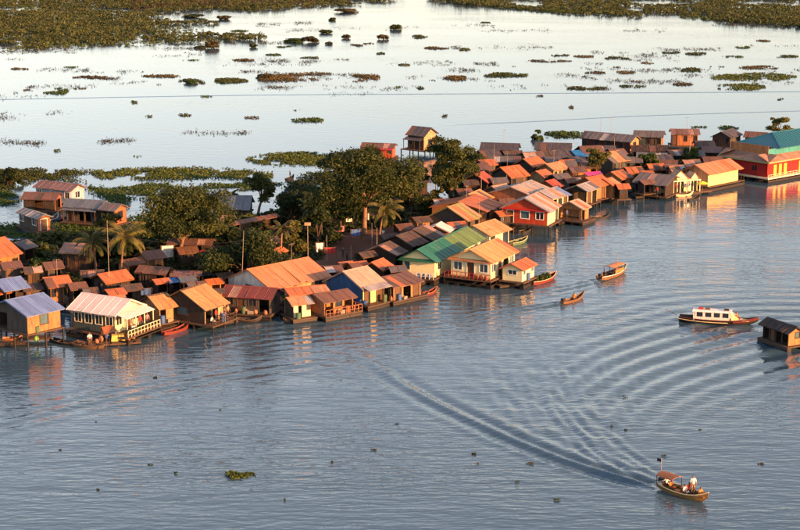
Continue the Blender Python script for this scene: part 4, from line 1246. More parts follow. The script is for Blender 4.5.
G2 = 'plant mats on the open water'
for i, (u0, u1, v0, v1, lf, lab) in enumerate([
        (257, 389, 73.5, 83.5, 'autumn', 'longest reddish green mat across the middle of the flood'),
        (175, 207, 79, 87, 'olive', 'olive mat left of the longest reddish mat'),
        (213, 250, 78, 84, 'olive', 'flat olive mat touching the longest reddish mat'),
        (42, 70, 88, 95, 'green', 'green mat in the row of clumps at the left edge'),
        (70, 108, 76, 79.5, 'brown', 'thin brown mat near the upper left'),
        (708, 798, 72, 81.5, 'reed', 'widest grass green mat near the right edge'),
        (709, 766, 84.5, 90.5, 'reed', 'grass green mat just below the widest one'),
        (483, 529, 73, 78, 'olive', 'olive mat in the middle right of the flood'),
        (443, 468, 76, 81, 'autumn', 'reddish mat left of the middle olive mat'),
        (562, 608, 87, 90.5, 'olive', 'thin olive mat just above the long wave'),
        (616, 646, 85, 88, 'olive', 'small thin olive mat right of the thin one above the wave'),
        (681, 702, 68, 74, 'olive', 'tufted mat left of the widest grass green mat'),
        (290, 326, 118.5, 122.5, 'green', 'thin green mat alone below the long wave'),
        (718, 742, 126, 130, 'green', 'flat green mat behind the small gabled house')]):
    mat_of_plants(ell(u0, u1, v0, v1, 12, i), 9.9, 0.6 if lf in ('autumn',) else 0.3, 0.36, lf, 40 + i, 'plant_mat', lab, G2, clump=0.12)
small = [(0, 20, 92, 95), (22, 34, 89.5, 92), (70, 87, 87, 89.5), (178, 192, 114, 116.5), (244, 259, 117, 119), (130, 138, 101, 104), (145, 153, 115.5, 117.5), (53, 63, 150, 152),
         (131, 142, 155, 157), (180, 200, 59, 61), (231, 256, 59, 62), (264, 285, 54, 56), (411, 428, 35, 39), (350, 378, 42, 47), (422, 449, 47, 50), (459, 470, 48, 52), (480, 492, 22, 24.5), (426, 436, 80, 82),
         (416, 427, 86, 90), (362, 371, 108, 111), (289, 301, 109, 112), (442, 448, 115, 118), (507, 525, 65, 67), (525, 570, 60, 62.5), (520, 528, 73, 77), (584, 612, 71.5, 74), (616, 640, 71, 74),
         (657, 670, 81, 84), (671, 694, 83, 86), (659, 682, 51, 54), (684, 708, 52.5, 55.5), (570, 596, 55.5, 58), (600, 630, 57, 60), (548, 570, 54, 56.5), (776, 786, 98, 100.5), (568, 575, 106, 109),
         (734, 752, 46, 49), (756, 772, 40, 42), (700, 730, 66, 69), (735, 780, 66, 69.5), (690, 712, 126.5, 128.5), (536, 545, 95, 101), (100, 130, 75, 77), (140, 188, 75, 78), (275, 300, 46, 48), (230, 250, 30, 32),
         (300, 320, 57, 59), (330, 350, 59, 61), (398, 412, 64, 66), (376, 386, 53, 55), (395, 401, 86, 88), (612, 622, 66, 68), (640, 655, 62, 64), (720, 745, 56, 58), (770, 800, 55, 58), (200, 214, 96, 97.5), (60, 80, 66, 68), (10, 30, 68, 70), (498, 508, 86, 88)]
for i, (u0, u1, v0, v1) in enumerate(small):
    mat_of_plants(ell(u0, u1, v0, v1, 9, i), 9.9, 0.25, 0.33, rr.choice(['olive', 'olive', 'green', 'brown', 'autumn']), 70 + i, 'plant_clump',
                  'small drifting clump of plants on the wide flooded plain', 'small clumps drifting on the flooded plain', clump=0.2)
ORD = ['first', 'second', 'third', 'fourth', 'fifth', 'sixth', 'seventh', 'eighth', 'ninth', 'tenth', 'eleventh', 'twelfth', 'thirteenth', 'fourteenth', 'fifteenth', 'sixteenth']
for i, (u0, u1, v0, v1, lf, h) in enumerate(sorted([(205, 218, 40, 49, 'brown', 5), (194, 206, 45, 49, 'olive', 2.2), (249, 257, 43, 48, 'dark', 3), (318, 333, 28, 34, 'olive', 3), (327, 336, 18, 21, 'olive', 2.6),
                                             (341, 351, 34, 39, 'brown', 3), (303, 319, 33, 43, 'brown', 4.5), (283, 303, 37, 43, 'green', 3), (377, 389, 33, 40, 'brown', 4), (390, 402, 24, 30, 'olive', 4), (325, 333, 41, 45, 'brown', 2.4),
                                             (333, 361, 7, 13, 'brown', 3.5), (257, 272, 73, 79, 'brown', 3.2), (185, 197, 79, 84, 'green', 2.4), (215, 232, 13, 20, 'brown', 3.5), (180, 205, 12, 18, 'olive', 3.0)])):
    w = (u1 - u0) / 3.0
    bush(ORD[i] + ' lone ' + {'brown': 'reddish', 'olive': 'olive', 'dark': 'dark', 'green': 'green'}[lf] + ' bush from the left in the far flood', (u0 + u1) / 2, v1 - 0.6, max(2.0, w * 1.0), h * 0.5, lf, i, 0.0, 'lone bushes in the far flood', 0.3)
# flooded forest: a mass of scrub, far too many to count
def scrub(polys, n, seed, leaf, name, label, hmin=0.9, hmax=2.9, per=24, size=0.56):
    rs = np.random.RandomState(seed)
    V = []
    for poly_, share in polys:
        poly = [tuple(P(u, v)[:2]) for u, v in poly_]
        x0, x1 = min(p[0] for p in poly), max(p[0] for p in poly)
        y0, y1 = min(p[1] for p in poly), max(p[1] for p in poly)
        k = int(n * share * 4)
        X, Y = rs.uniform(x0, x1, k), rs.uniform(y0, y1, k)
        nz = vnoise(X * 0.035, Y * 0.022, seed) + 0.6 * vnoise(X * 0.11, Y * 0.07, seed + 3)
        ok = inside(X, Y, poly) & (nz > -0.2)
        X, Y, nz = X[ok][:int(n * share)], Y[ok][:int(n * share)], nz[ok][:int(n * share)]
        for x, y, q in zip(X, Y, nz):
            h = hmin + (hmax - hmin) * min(1, max(0, 0.25 + q)) * rs.rand() * 1.6
            r = h * rs.uniform(0.6, 1.1)
            V.append(blob(rs, (x, y, h * 0.42), (r, r, h * 0.55), per, size * (0.7 + 0.12 * h)))
    V = np.concatenate(V)
    V[:, :, 2] = np.maximum(V[:, :, 2], 0.0)
    o = link(name, quads_mesh(name, V, LEAF[leaf]))
    return tag(o, label, None, None, 'stuff')


TL = [(-120, -12), (405, -12), (404, -1), (380, 4), (300, 8), (250, 12), (215, 10), (150, 14), (190, 20), (225, 24), (150, 27), (160, 33), (262, 37), (265, 41), (200, 43), (120, 45), (40, 50), (-120, 54)]
TR = [(418, -12), (900, -12), (900, 34), (800, 28), (740, 24.5), (690, 19.5), (640, 17.5), (560, 14), (520, 10), (460, 5), (430, 1)]
scrub([(TL, 0.58), (TR, 0.42)], 13500, 3, 'far', 'flooded_forest', 'far flooded scrub forest along the top of the view')
scrub([([(-120, -6), (60, 8), (140, 24), (265, 38), (200, 43), (40, 50), (-120, 54)], 0.45), ([(440, 2), (560, 9), (800, 18), (950, 24), (950, 33), (800, 27.5), (690, 19), (560, 13.5), (460, 4.5)], 0.55)],
      4200, 8, 'reed', 'flooded_reeds', 'green reed margin before the far flooded scrub', 0.5, 1.4, 20, 0.45)
scrub([([(130, 0), (400, -10), (404, -1), (300, 6), (130, 12)], 1.0)], 500, 15, 'brown', 'flooded_thicket', 'reddish brown thicket at the top left of the flood', 1.0, 3.0, 24, 0.5)

# drifting scraps on the near river
near_bits = [(625, 397, 8, 'green'), (612, 427, 5, 'olive'), (626, 430, 4, 'olive'), (664, 456, 7, 'olive'), (761, 464, 8, 'brown'), (557, 500, 9, 'green'), (475, 454, 9, 'brown'), (530, 464, 10, 'brown'), (517, 482, 7, 'olive'),
             (374, 450, 8, 'brown'), (397, 424, 5, 'olive'), (332, 462, 4, 'dark'), (97, 422, 5, 'dark'), (150, 465, 7, 'olive'), (176, 473, 6, 'dark'), (98, 490, 4, 'dark'), (155, 378, 6, 'olive'), (477, 464, 5, 'brown'), (310, 316, 4, 'dark'), (653, 318, 3, 'dark'), (340, 380, 4, 'olive'), (220, 410, 3, 'olive'), (60, 450, 4, 'olive'), (700, 430, 4, 'olive'), (285, 500, 4, 'olive')]
for i, (u, v, w, lf) in enumerate(near_bits):
    mat_of_plants(ell(u - w * 0.42, u + w * 0.42, v - w * 0.11, v + w * 0.11, 8, i), 260, 0.14, 0.11, lf, 200 + i, 'plant_scrap', 'tiny scrap of water plants drifting on the near river', 'scraps drifting on the near river', clump=2.0)
mat_of_plants([(224, 474), (232, 472), (243, 473), (253, 473.5), (256, 477), (248, 480), (240, 481), (232, 478.5)], 240, 0.3, 0.14, 'reed', 300, 'plant_raft', 'largest drifting raft of water plants in the lower left', clump=1.0)


def specks():
    """uncountable crumbs of weed in drift lines over the flooded plain"""
    rs = np.random.RandomState(77)
    pts = []
    for k in range(70):
        u, v = rs.uniform(-20, 820), rs.choice([rs.uniform(45, 92), rs.uniform(50, 90), rs.uniform(92, 150), rs.uniform(22, 60)])
        if 95 < v and (330 < u): v = rs.uniform(50, 95)
        ln = rs.uniform(10, 90); n = int(rs.uniform(6, 34))
        sl = rs.normal() * 0.02
        for i in range(n):
            du = rs.uniform(-ln / 2, ln / 2)
            pts.append(tuple(P(u + du, v + sl * du + rs.normal() * 0.9)))
    base = np.array(pts); base[:, 2] = 0.03
    V = []
    for q in base:
        k = rs.randint(4, 18)
        c = q + np.stack([rs.normal(size=k) * rs.uniform(0.3, 1.1), rs.normal(size=k) * 1.6, rs.rand(k) * 0.10], 1)
        V.append(leaves(c, 0.24, rs, None, 2.5))
    V = np.concatenate(V); V[:, :, 2] = np.maximum(V[:, :, 2], 0.01)
    tag(link('drifting_weed', quads_mesh('drifting_weed', V, LEAF['brown'])), 'crumbs of weed drifting in lines over the flooded plain', None, None, 'stuff')


specks()
# ================================================================ PEOPLE
SKIN = mat('skin', (0.28, 0.14, 0.08), 0.6, 0.05, 3.0)
HAIR = mat('hair', (0.012, 0.01, 0.009), 0.6, 0.05, 3.0)
CLOTH = {k: mat('cloth_' + k, c, 0.85, 0.12, 4.0) for k, c in dict(
    white=(0.72, 0.70, 0.66), orange=(0.70, 0.22, 0.04), red=(0.50, 0.04, 0.04), blue=(0.06, 0.14, 0.40), dark=(0.03, 0.03, 0.04),
    brown=(0.16, 0.09, 0.05), pink=(0.62, 0.22, 0.26), green=(0.10, 0.26, 0.12), khaki=(0.34, 0.28, 0.16)).items()}


def body_mesh(pose):
    """one continuous skinned figure; materials 0 skin, 1 shirt, 2 trousers, 3 hair"""
    J, E, Rad = [], [], []
    def j(p, r, par=None):
        J.append(Vector(p)); Rad.append(r)
        if par is not None: E.append((par, len(J) - 1))
        return len(J) - 1
    seated = pose != 'stand'
    pz = 0.12 if seated else 0.88
    pel = j((0, 0, pz), (0.15, 0.11))
    ln = 0.10 if seated else 0.0
    w_ = j((ln * 0.3, 0, pz + 0.2), (0.13, 0.10), pel)
    ch = j((ln * 0.8, 0, pz + 0.40), (0.165, 0.11), w_)
    nk = j((ln, 0, pz + 0.54), (0.055, 0.055), ch)
    hd = j((ln + 0.02, 0, pz + 0.64), (0.085, 0.095), nk)
    j((ln + 0.02, 0, pz + 0.77), (0.075, 0.085), hd)
    limbs = []
    for s in (-1, 1):
        sh = j((ln * 0.8, s * 0.18, pz + 0.45), (0.065, 0.065), ch)
        if pose == 'stand':
            el = j((0.05, s * 0.25, pz + 0.20), (0.045, 0.045), sh); wr = j((0.16, s * 0.22, pz + 0.02), (0.033, 0.033), el)
            hn = j((0.20, s * 0.21, pz - 0.05), (0.035, 0.022), wr)
        elif pose == 'steer' and s == -1:
            el = j((-0.08, s * 0.36, pz + 0.28), (0.045, 0.045), sh); wr = j((-0.26, s * 0.42, pz + 0.24), (0.033, 0.033), el)
            hn = j((-0.33, s * 0.43, pz + 0.22), (0.035, 0.022), wr)
        else:
            el = j((0.12, s * 0.27, pz + 0.20), (0.045, 0.045), sh); wr = j((0.32, s * 0.18, pz + 0.16), (0.033, 0.033), el)
            hn = j((0.40, s * 0.16, pz + 0.15), (0.035, 0.022), wr)
        limbs.append((J[wr].copy(), J[hn].copy(), s))
        hip = j((0.01, s * 0.09, pz - 0.03), (0.095, 0.095), pel)
        if pose == 'stand':
            kn = j((0.03, s * 0.11, 0.47), (0.062, 0.062), hip); an = j((-0.01, s * 0.12, 0.08), (0.042, 0.042), kn); j((0.14, s * 0.13, 0.035), (0.04, 0.03), an)
        else:
            kn = j((0.42, s * 0.14, pz + 0.12), (0.065, 0.065), hip); an = j((0.46, s * 0.13, pz - 0.24), (0.042, 0.042), kn); j((0.60, s * 0.14, pz - 0.28), (0.04, 0.03), an)
    me = bpy.data.meshes.new('person')
    me.from_pydata([tuple(q) for q in J], E, [])
    o = bpy.data.objects.new('tmp', me)
    C.objects.link(o)
    sk = o.modifiers.new('s', 'SKIN')
    sv = me.skin_vertices[0].data
    for i, r in enumerate(Rad): sv[i].radius = r
    sv[0].use_root = True
    ss = o.modifiers.new('u', 'SUBSURF'); ss.levels = 1; ss.render_levels = 1
    dg = bpy.context.evaluated_depsgraph_get()
    out = bpy.data.meshes.new_from_object(o.evaluated_get(dg))
    bpy.data.objects.remove(o)
    mb = MB()
    mb.v = [tuple(q.co) for q in out.vertices]; mb.f = [tuple(p.vertices) for p in out.polygons]
    for wr, hn, s in limbs:                                # five fingers on each hand
        d = (hn - wr).normalized(); sd_ = d.cross(Vector((0, 0, 1))).normalized()
        for k in range(4):
            a = hn + sd_ * (k - 1.5) * 0.018
            l = (0.065, 0.075, 0.07, 0.055)[k]
            mb.tube([a, a + d * l * 0.5, a + d * l + Vector((0, 0, -0.02))], [0.009, 0.008, 0.006], 5)
        a = wr.lerp(hn, 0.4) + sd_ * -s * 0.03
        mb.tube([a, a + d * 0.03 - sd_ * s * 0.025, a + d * 0.055 - sd_ * s * 0.03], [0.011, 0.009, 0.007], 5)
    mids = []
    res = mb.mesh('person', [SKIN, SKIN, SKIN, SKIN])
    hz = pz + 0.60
    for p in res.polygons:
        c = p.center
        near_arm = abs(c.y) > 0.17 and c.z > pz - 0.1
        if c.z > hz + 0.12 or (c.z > hz - 0.02 and c.x < ln - 0.0): k = 3
        elif c.z > pz + 0.52: k = 0
        elif c.z > pz + 0.08 and not (near_arm and (c.z < pz + 0.22) and (abs(c.x) > 0.08)): k = 1
        elif c.x > 0.3 and seated and c.z < pz - 0.16: k = 0
        elif seated and c.z > pz + 0.02 and c.x > 0.25 and abs(c.y) > 0.15 and c.z > pz + 0.17: k = 0
        elif not seated and (near_arm and c.x > 0.1 or c.z < 0.12): k = 0
        else: k = 2
        p.material_index = k
        p.use_smooth = True
    return res


BODY = {p_: body_mesh(p_) for p_ in ('sit', 'stand', 'steer')}


def person(label, loc, rz, pose='sit', shirt='white', legs='dark', group='people', sc=1.0):
    me = BODY[pose].copy()
    for i, m in enumerate((SKIN, CLOTH[shirt], CLOTH[legs], HAIR)): me.materials[i] = m
    o = link('person', me, None, loc, (0, 0, rz))
    o.scale = (sc, sc, sc)
    return tag(o, label, 'person', group)


# ================================================================ BOATS
PAINT = {k: mat('boat_' + k, c, 0.5, 0.15, 2.0, SOOT, 0.2) for k, c in dict(
    wood=(0.20, 0.11, 0.055), dark=(0.025, 0.022, 0.022), olive=(0.26, 0.15, 0.05), red=(0.20, 0.035, 0.025), white=(0.75, 0.73, 0.68), green=(0.10, 0.17, 0.08), cream=(0.66, 0.52, 0.28),
    orange=(0.62, 0.22, 0.06), blue=(0.05, 0.12, 0.32), teal=(0.05, 0.22, 0.22), grey=(0.22, 0.22, 0.22)).items()}


def hull_mb(L, W, H, bow=0.6, stern=0.12, blunt=0.55, n=17):
    """lofted open hull: outer skin, inner skin and floor; x forward, waterline at z=0"""
    mb = MB()
    prof = []
    for i in range(n):
        t = i / (n - 1)
        fw = min(1, (t / 0.35) ** 0.7 * (1 - blunt) + blunt) * (1 - max(0, (t - 0.45) / 0.55) ** 2.2)
        w = max(0.03, W / 2 * fw)
        zt = H + bow * max(0, (t - 0.5) / 0.5) ** 2.4 + stern * max(0, (0.4 - t) / 0.4) ** 2
        zk = -0.22 + (bow * 0.9 + H * 0.6) * max(0, (t - 0.72) / 0.28) ** 2.2 + 0.18 * max(0, (0.15 - t) / 0.15)
        prof.append((-L / 2 + L * t, w, zt, min(zk, zt - 0.12)))
    rings = []
    for (x, w, zt, zk) in prof:
        zi = min(zk + 0.2, zt - 0.06)
        iw = max(0.012, w - 0.05)
        ring = [(-w, zt), (-w * 0.86, zk + (zt - zk) * 0.35), (0, zk), (w * 0.86, zk + (zt - zk) * 0.35), (w, zt), (iw, zt), (iw * 0.8, zi), (-iw * 0.8, zi), (-iw, zt)]
        rings.append(len(mb.v))
        mb.v += [(x, y, z) for (y, z) in ring]
    for a, b in zip(rings[:-1], rings[1:]):
        for k in range(9):
            k2 = (k + 1) % 9
            mb.f.append((a + k, b + k, b + k2, a + k2))
    a, b = rings[0], rings[-1]
    for q, flip in ((a, False), (b, True)):
        f1 = (q, q + 1, q + 2, q + 3, q + 4, q + 5, q + 6, q + 7, q + 8)
        mb.f.append(f1 if not flip else f1[::-1])
    return mb, prof


def boat(label, stern, bow, W, H, hull='wood', rim=None, name='boat', cat='boat', bowrise=0.5, sternrise=0.12, thwarts=3, group='boats on the river', extra=0.0, blunt=0.55):
    a, b = P(*stern), P(*bow)
    d = b - a
    L = d.length + extra
    root = thing(name, label, cat, ((a.x + b.x) / 2, (a.y + b.y) / 2, 0.0), math.atan2(d.y, d.x), group)
    mb, prof = hull_mb(L, W, H, bowrise, sternrise, blunt)
    smooth_ = mb.build('hull', PAINT[hull], root)
    if rim:
        for s in (-1, 1):
            r = MB()
            r.tube([(x, s * (w + 0.015), zt - 0.03) for (x, w, zt, zk) in prof], 0.045, 5)
            r.build('gunwale', PAINT[rim], root)
    for i in range(thwarts):
        k = 4 + int(i * 8 / max(1, thwarts - 1)) if thwarts > 1 else 8
        x, w, zt, zk = prof[k]
        MB().box(x - 0.12, x + 0.12, -w + 0.055, w - 0.055, zt - 0.14, zt - 0.09).build('thwart', PAINT['wood'], root)
    root_info = dict(root=root, L=L, prof=prof, az=math.atan2(d.y, d.x), c=Vector(((a.x + b.x) / 2, (a.y + b.y) / 2, 0)))
    return root_info


def in_boat(bi, x, y, z):
    c, s = math.cos(bi['az']), math.sin(bi['az'])
    return Vector((bi['c'].x + c * x - s * y, bi['c'].y + s * x + c * y, z))


def longtail(bi, col='dark'):
    x, w, zt, zk = bi['prof'][0]
    mb = MB().box(x - 0.05, x + 0.45, -0.16, 0.16, zt - 0.03, zt + 0.34)
    mb.box(x + 0.05, x + 0.3, -0.2, 0.2, zt + 0.1, zt + 0.24)
    e = mb.build('engine', PAINT[col], bi['root'])
    MB().tube([(x - 0.05, 0, zt + 0.12), (x - 1.5, 0, -0.12)], 0.035, 5).build('shaft', PAINT['dark'], e)
    MB().tube([(x + 0.4, 0, zt + 0.25), (x + 1.1, 0.05, zt + 0.42)], 0.025, 5).build('tiller', PAINT['dark'], e)


def frame_canopy(bi, x0, x1, hw, z0, z1, col, name='canopy', posts=True, arch=0.14):
    mb = MB()
    n = 6
    up = [(-hw + 2 * hw * i / n, z1 + arch * math.sin(math.pi * i / n)) for i in range(n + 1)]
    pts = [(x0, y, z) for y, z in up] + [(x0, y, z - 0.05) for y, z in reversed(up)]
    mb.prism(pts, (x1 - x0, 0, 0))
    c = mb.build(name, col, bi['root'])
    if posts:
        k = max(2, int((x1 - x0) / 1.1) + 1)
        for i in range(k):
            for s in (-1, 1):
                x = x0 + 0.06 + (x1 - x0 - 0.12) * i / (k - 1)
                MB().bar((x, s * (hw - 0.06), z0), (x, s * (hw - 0.06), z1 - 0.02), 0.05, 0.05).build('canopy_post', M_TIMBER, bi['root'])
    return c


# the passenger boat throwing the big wake
B1 = boat('passenger boat with orange deck and people throwing the big wake in the foreground', (659.5, 487), (708, 503.5), 1.55, 0.45, 'olive', 'cream', bowrise=0.55, thwarts=2)
longtail(B1)
MB().box(-1.6, 0.95, -0.56, 0.56, 0.16, 0.20).build('deck', PAINT['orange'], B1['root'])
for sx, L_ in ((-0.9, 1.8),):
    frame_canopy(B1, -2.5, -0.7, 0.7, 0.4, 1.3, mat('canopy_tarp', (0.30, 0.13, 0.06), 0.8, 0.2, 2.0), arch=0.18)
MB().tube([(-2.75, 0.3, 0.3), (-2.8, 0.3, 2.5)], 0.03, 5).build('mast', M_POLE, B1['root'])
fl_ = MB().prism([(-2.8, 0.3, 2.45), (-3.3, 0.32, 2.38), (-3.3, 0.32, 2.12), (-2.8, 0.3, 2.15)], (0, 0.015, 0)); fl_.build('flag', CLOTH['dark'], B1['root'])
MB().box(1.75, 2.35, -0.24, 0.24, 0.46, 0.52).build('bow_deck', PAINT['orange'], B1['root'])
pb = [('steering the passenger boat from its stern in a white shirt', -2.1, 0.2, 'steer', 'white'), ('seated under the dark canopy of the passenger boat in orange', -1.2, -0.3, 'sit', 'orange'),
      ('seated mid passenger boat in a white top', 0.3, -0.3, 'sit', 'white'), ('seated mid passenger boat in a red top', 0.2, 0.35, 'sit', 'red'), ('seated before the others on the passenger boat in brown', 0.95, 0.0, 'sit', 'brown'),
      ('seated near the bow of the passenger boat in an orange top', 1.6, 0.15, 'sit', 'orange')]
for lab, x, y, pose, sh in pb:
    person('person ' + lab, in_boat(B1, x, y, 0.32), B1['az'], pose, sh)
person('person standing on the passenger boat in a pale yellow white shirt', in_boat(B1, 0.65, 0.42, 0.21), B1['az'] - 0.6, 'stand', 'white', 'khaki')
for i, (x, y) in enumerate(((-0.35, 0.45), (-0.3, -0.45))):
    o = MB().box(-0.25, 0.25, -0.17, 0.17, 0, 0.3).build('crate', PAINT['orange'])
    o.location = in_boat(B1, x, y, 0.205); o.rotation_euler = (0, 0, B1['az'] + 0.1 * i)
    tag(o, ['orange crate by the left side of the passenger boat', 'orange crate by the right side of the passenger boat'][i], 'crate', 'crates on the passenger boat')

# motor boat with orange cabin going upstream
B2 = boat('brown motor boat with white rim and orange canopy heading away upstream', (599, 281), (626.5, 270.5), 1.7, 0.5, 'wood', 'white', bowrise=0.5, thwarts=1)
longtail(B2)
frame_canopy(B2, -1.3, 1.9, 0.76, 0.5, 1.4, PAINT['orange'])
MB().tube([(1.2, 0, 1.6), (1.2, 0, 2.9)], 0.03, 5).build('mast', M_POLE, B2['root'])
MB().box(-0.6, 1.7, -0.7, -0.64, 0.5, 0.95).build('side_panel', PAINT['orange'], B2['root'])
MB().box(2.0, 3.3, -0.4, 0.4, 0.78, 0.84).build('bow_deck', PAINT['teal'], B2['root'])
person('person steering the white rimmed motor boat under a dark cap', in_boat(B2, -2.3, 0.1, 0.25), B2['az'], 'steer', 'dark')
person('person seated under the canopy of the white rimmed motor boat', in_boat(B2, 0.2, -0.2, 0.3), B2['az'], 'sit', 'pink')
B3 = boat('small brown canoe with one paddler behind the motor boat', (562, 304.5), (584, 297), 0.95, 0.3, 'wood', 'wood', name='canoe', cat='canoe', bowrise=0.55, thwarts=2)
longtail(B3)
person('person in orange seated in the small brown canoe', in_boat(B3, 0.1, 0, 0.15), B3['az'], 'sit', 'orange')

# long tour boat with white cabin
B4 = boat('long tour boat with white windowed cabin, black hull and red bow', (679, 320.5), (758, 325.5), 2.0, 0.55, 'dark', 'red', name='tour_boat', bowrise=0.45, thwarts=0)
x0, x1 = -2.9, 1.35
cb = MB()
cb.box(x0, x1, -0.82, 0.82, 0.4, 0.85)
cb.box(x0, x0 + 0.25, -0.82, 0.82, 0.85, 1.42); 
nwin = 4
ww = (x1 - x0 - 0.25) / nwin
for i in range(nwin + 1):
    xx = x0 + 0.25 + i * ww
    for s in (-1, 1):
        cb.box(xx - 0.14, xx + 0.14, min(s * 0.82, s * 0.76), max(s * 0.82, s * 0.76), 0.853, 1.42)
cb.build('cabin', PAINT['white'], B4['root'])
for i in range(nwin):
    xx = x0 + 0.25 + (i + 0.5) * ww
    for s in (-1, 1):
        MB().box(xx - ww / 2 + 0.142, xx + ww / 2 - 0.142, min(s * 0.79, s * 0.77), max(s * 0.79, s * 0.77), 0.855, 1.40).build('window', M_GLASS, B4['root'])
rfm = MB().prism([(x0 - 0.1, -0.9, 1.425), (x0 - 0.1, -0.6, 1.58), (x0 - 0.1, 0.6, 1.58), (x0 - 0.1, 0.9, 1.425)], (x1 - x0 + 0.25, 0, 0)).build('cabin_roof', PAINT['white'], B4['root'])
MB().prism([(x1 + 0.15, -0.8, 0.4), (x1 + 0.95, -0.62, 0.4), (x1 + 0.9, -0.62, 0.75), (x1 + 0.15, -0.8, 1.35)], (0, 1.4, 0)).build('windscreen', PAINT['cream'], B4['root'])
MB().box(x1 + 0.1, x1 + 2.2, -0.6, 0.6, 0.52, 0.6).build('foredeck', PAINT['cream'], B4['root'])
for s in (-1, 1):
    MB().tube([(x, s * (w + 0.02), zt * 0.72 + zk * 0.28) for (x, w, zt, zk) in B4['prof'][11:]], 0.11, 5).build('bow_stripe', PAINT['red'], B4['root'])
    MB().tube([(x, s * (w * 0.975 + 0.01), zt * 0.62 + zk * 0.38) for (x, w, zt, zk) in B4['prof'][:11]], 0.05, 5).build('hull_stripe', PAINT['cream'], B4['root'])
MB().tube([(-4.9, 0.2, 0.62), (-6.3, 0.25, 1.25)], 0.04, 5).build('steering_pole', PAINT['wood'], B4['root'])
for i, (x, c_) in enumerate(((-2.1, 'red'), (-1.3, 'brown'), (0.9, 'dark'))):
    o = MB().prism([(-0.3, -0.2, 0), (0.3, -0.2, 0), (0.26, -0.15, 0.18), (-0.26, -0.15, 0.18)], (0, 0.4, 0)).build('bundle', CLOTH[c_])
    o.location = in_boat(B4, x, 0, 1.585); o.rotation_euler = (0, 0, B4['az'])
    tag(o, ['red bundle on the tour boat roof', 'brown bundle on the tour boat roof', 'dark bundle at the front of the tour boat roof'][i], 'bundle', 'bundles on the tour boat roof')
person('person sitting on the foredeck of the tour boat', in_boat(B4, 2.0, 0.1, 0.65), B4['az'], 'sit', 'orange')

# moored boats
B5 = boat('cargo boat with cream rim loaded with plants beside the small annex', (531, 286), (556, 277.5), 1.5, 0.5, 'red', 'cream', bowrise=0.4)
for i in range(7):
    o = link('potted_plant', SHR[('green', 2, 0.2)], None, in_boat(B5, -1.4 + i * 0.45, (-1) ** i * 0.22, 0.22), (0, 0, i)); o.scale = (0.45, 0.45, 0.75)
    tag(o, 'leafy green plant loaded in the cream rimmed cargo boat', 'plant', 'plants in the cargo boat')
boat('green boat moored under the white end porch', (506, 247), (527.5, 241.5), 1.4, 0.5, 'green', 'cream', bowrise=0.35)
boat('red canoe with raised prow moored beside the cream gabled house', (163, 336), (191, 327.5), 1.0, 0.38, 'red', 'red', name='canoe', cat='canoe', bowrise=0.75)
boat('dark canoe moored in front of the cream gabled house', (52, 341), (78, 347), 1.0, 0.3, 'dark', 'wood', name='canoe', cat='canoe')
boat('wide dark barge in front of the veranda landing', (74, 345), (104, 349.5), 1.5, 0.35, 'wood', 'wood', blunt=0.8, bowrise=0.2)
boat('small brown canoe at the foot of the leftmost stilt house', (2, 341.5), (23, 340), 1.0, 0.35, 'wood', 'orange', name='canoe', cat='canoe')
boat('red canoe beside the low hut with the plank end', (419, 297.5), (437, 291.5), 0.9, 0.32, 'red', 'orange', name='canoe', cat='canoe', bowrise=0.4)
boat('brown canoe outside the red one by the low hut', (411, 299.5), (429, 296), 0.8, 0.26, 'wood', 'red', name='canoe', cat='canoe')
boat('dark canoe at the row end below the waterside hut', (592, 219), (610, 217.5), 0.9, 0.3, 'dark', None, name='canoe', cat='canoe')
boat('pale boat moored in front of the cream pavilion', (675, 197), (693, 195.5), 1.2, 0.4, 'cream', 'white')
boat('small dark canoe right of the pale pavilion boat', (688, 201), (700, 198), 0.8, 0.25, 'dark', None, name='canoe', cat='canoe')
boat('grey boat on the channel behind the reed strip', (46, 223), (58, 218), 1.3, 0.4, 'grey', 'white')
boat('dark boat beside the grey one on the back channel', (57, 222.5), (72, 218.5), 1.2, 0.35, 'dark', 'blue')
boat('flat brown boat by the grey veranda house', (82, 218.5), (98, 219), 1.3, 0.4, 'wood', None)
B6 = boat('tiny dark boat alone on the water behind the village', (286, 181), (294, 178.5), 1.0, 0.35, 'dark', None)
person('person standing in the tiny dark boat behind the village', in_boat(B6, 0, 0, 0.05), 0.3, 'stand', 'dark')
boat('long dark boat along the landing of the dark red roofed house', (236, 321.5), (262, 322), 1.1, 0.35, 'dark', 'wood')
boat('brown boat at the landing of the little cream hut', (284, 322), (306, 319.5), 1.1, 0.35, 'wood', None)
boat('canoe drawn up beside the turquoise kiosk', (392, 301.5), (408, 298), 0.9, 0.3, 'green', 'cream', name='canoe', cat='canoe')
boat('dark boat moored under the bright red stilt house', (515, 233), (532, 231.5), 1.0, 0.3, 'dark', None)
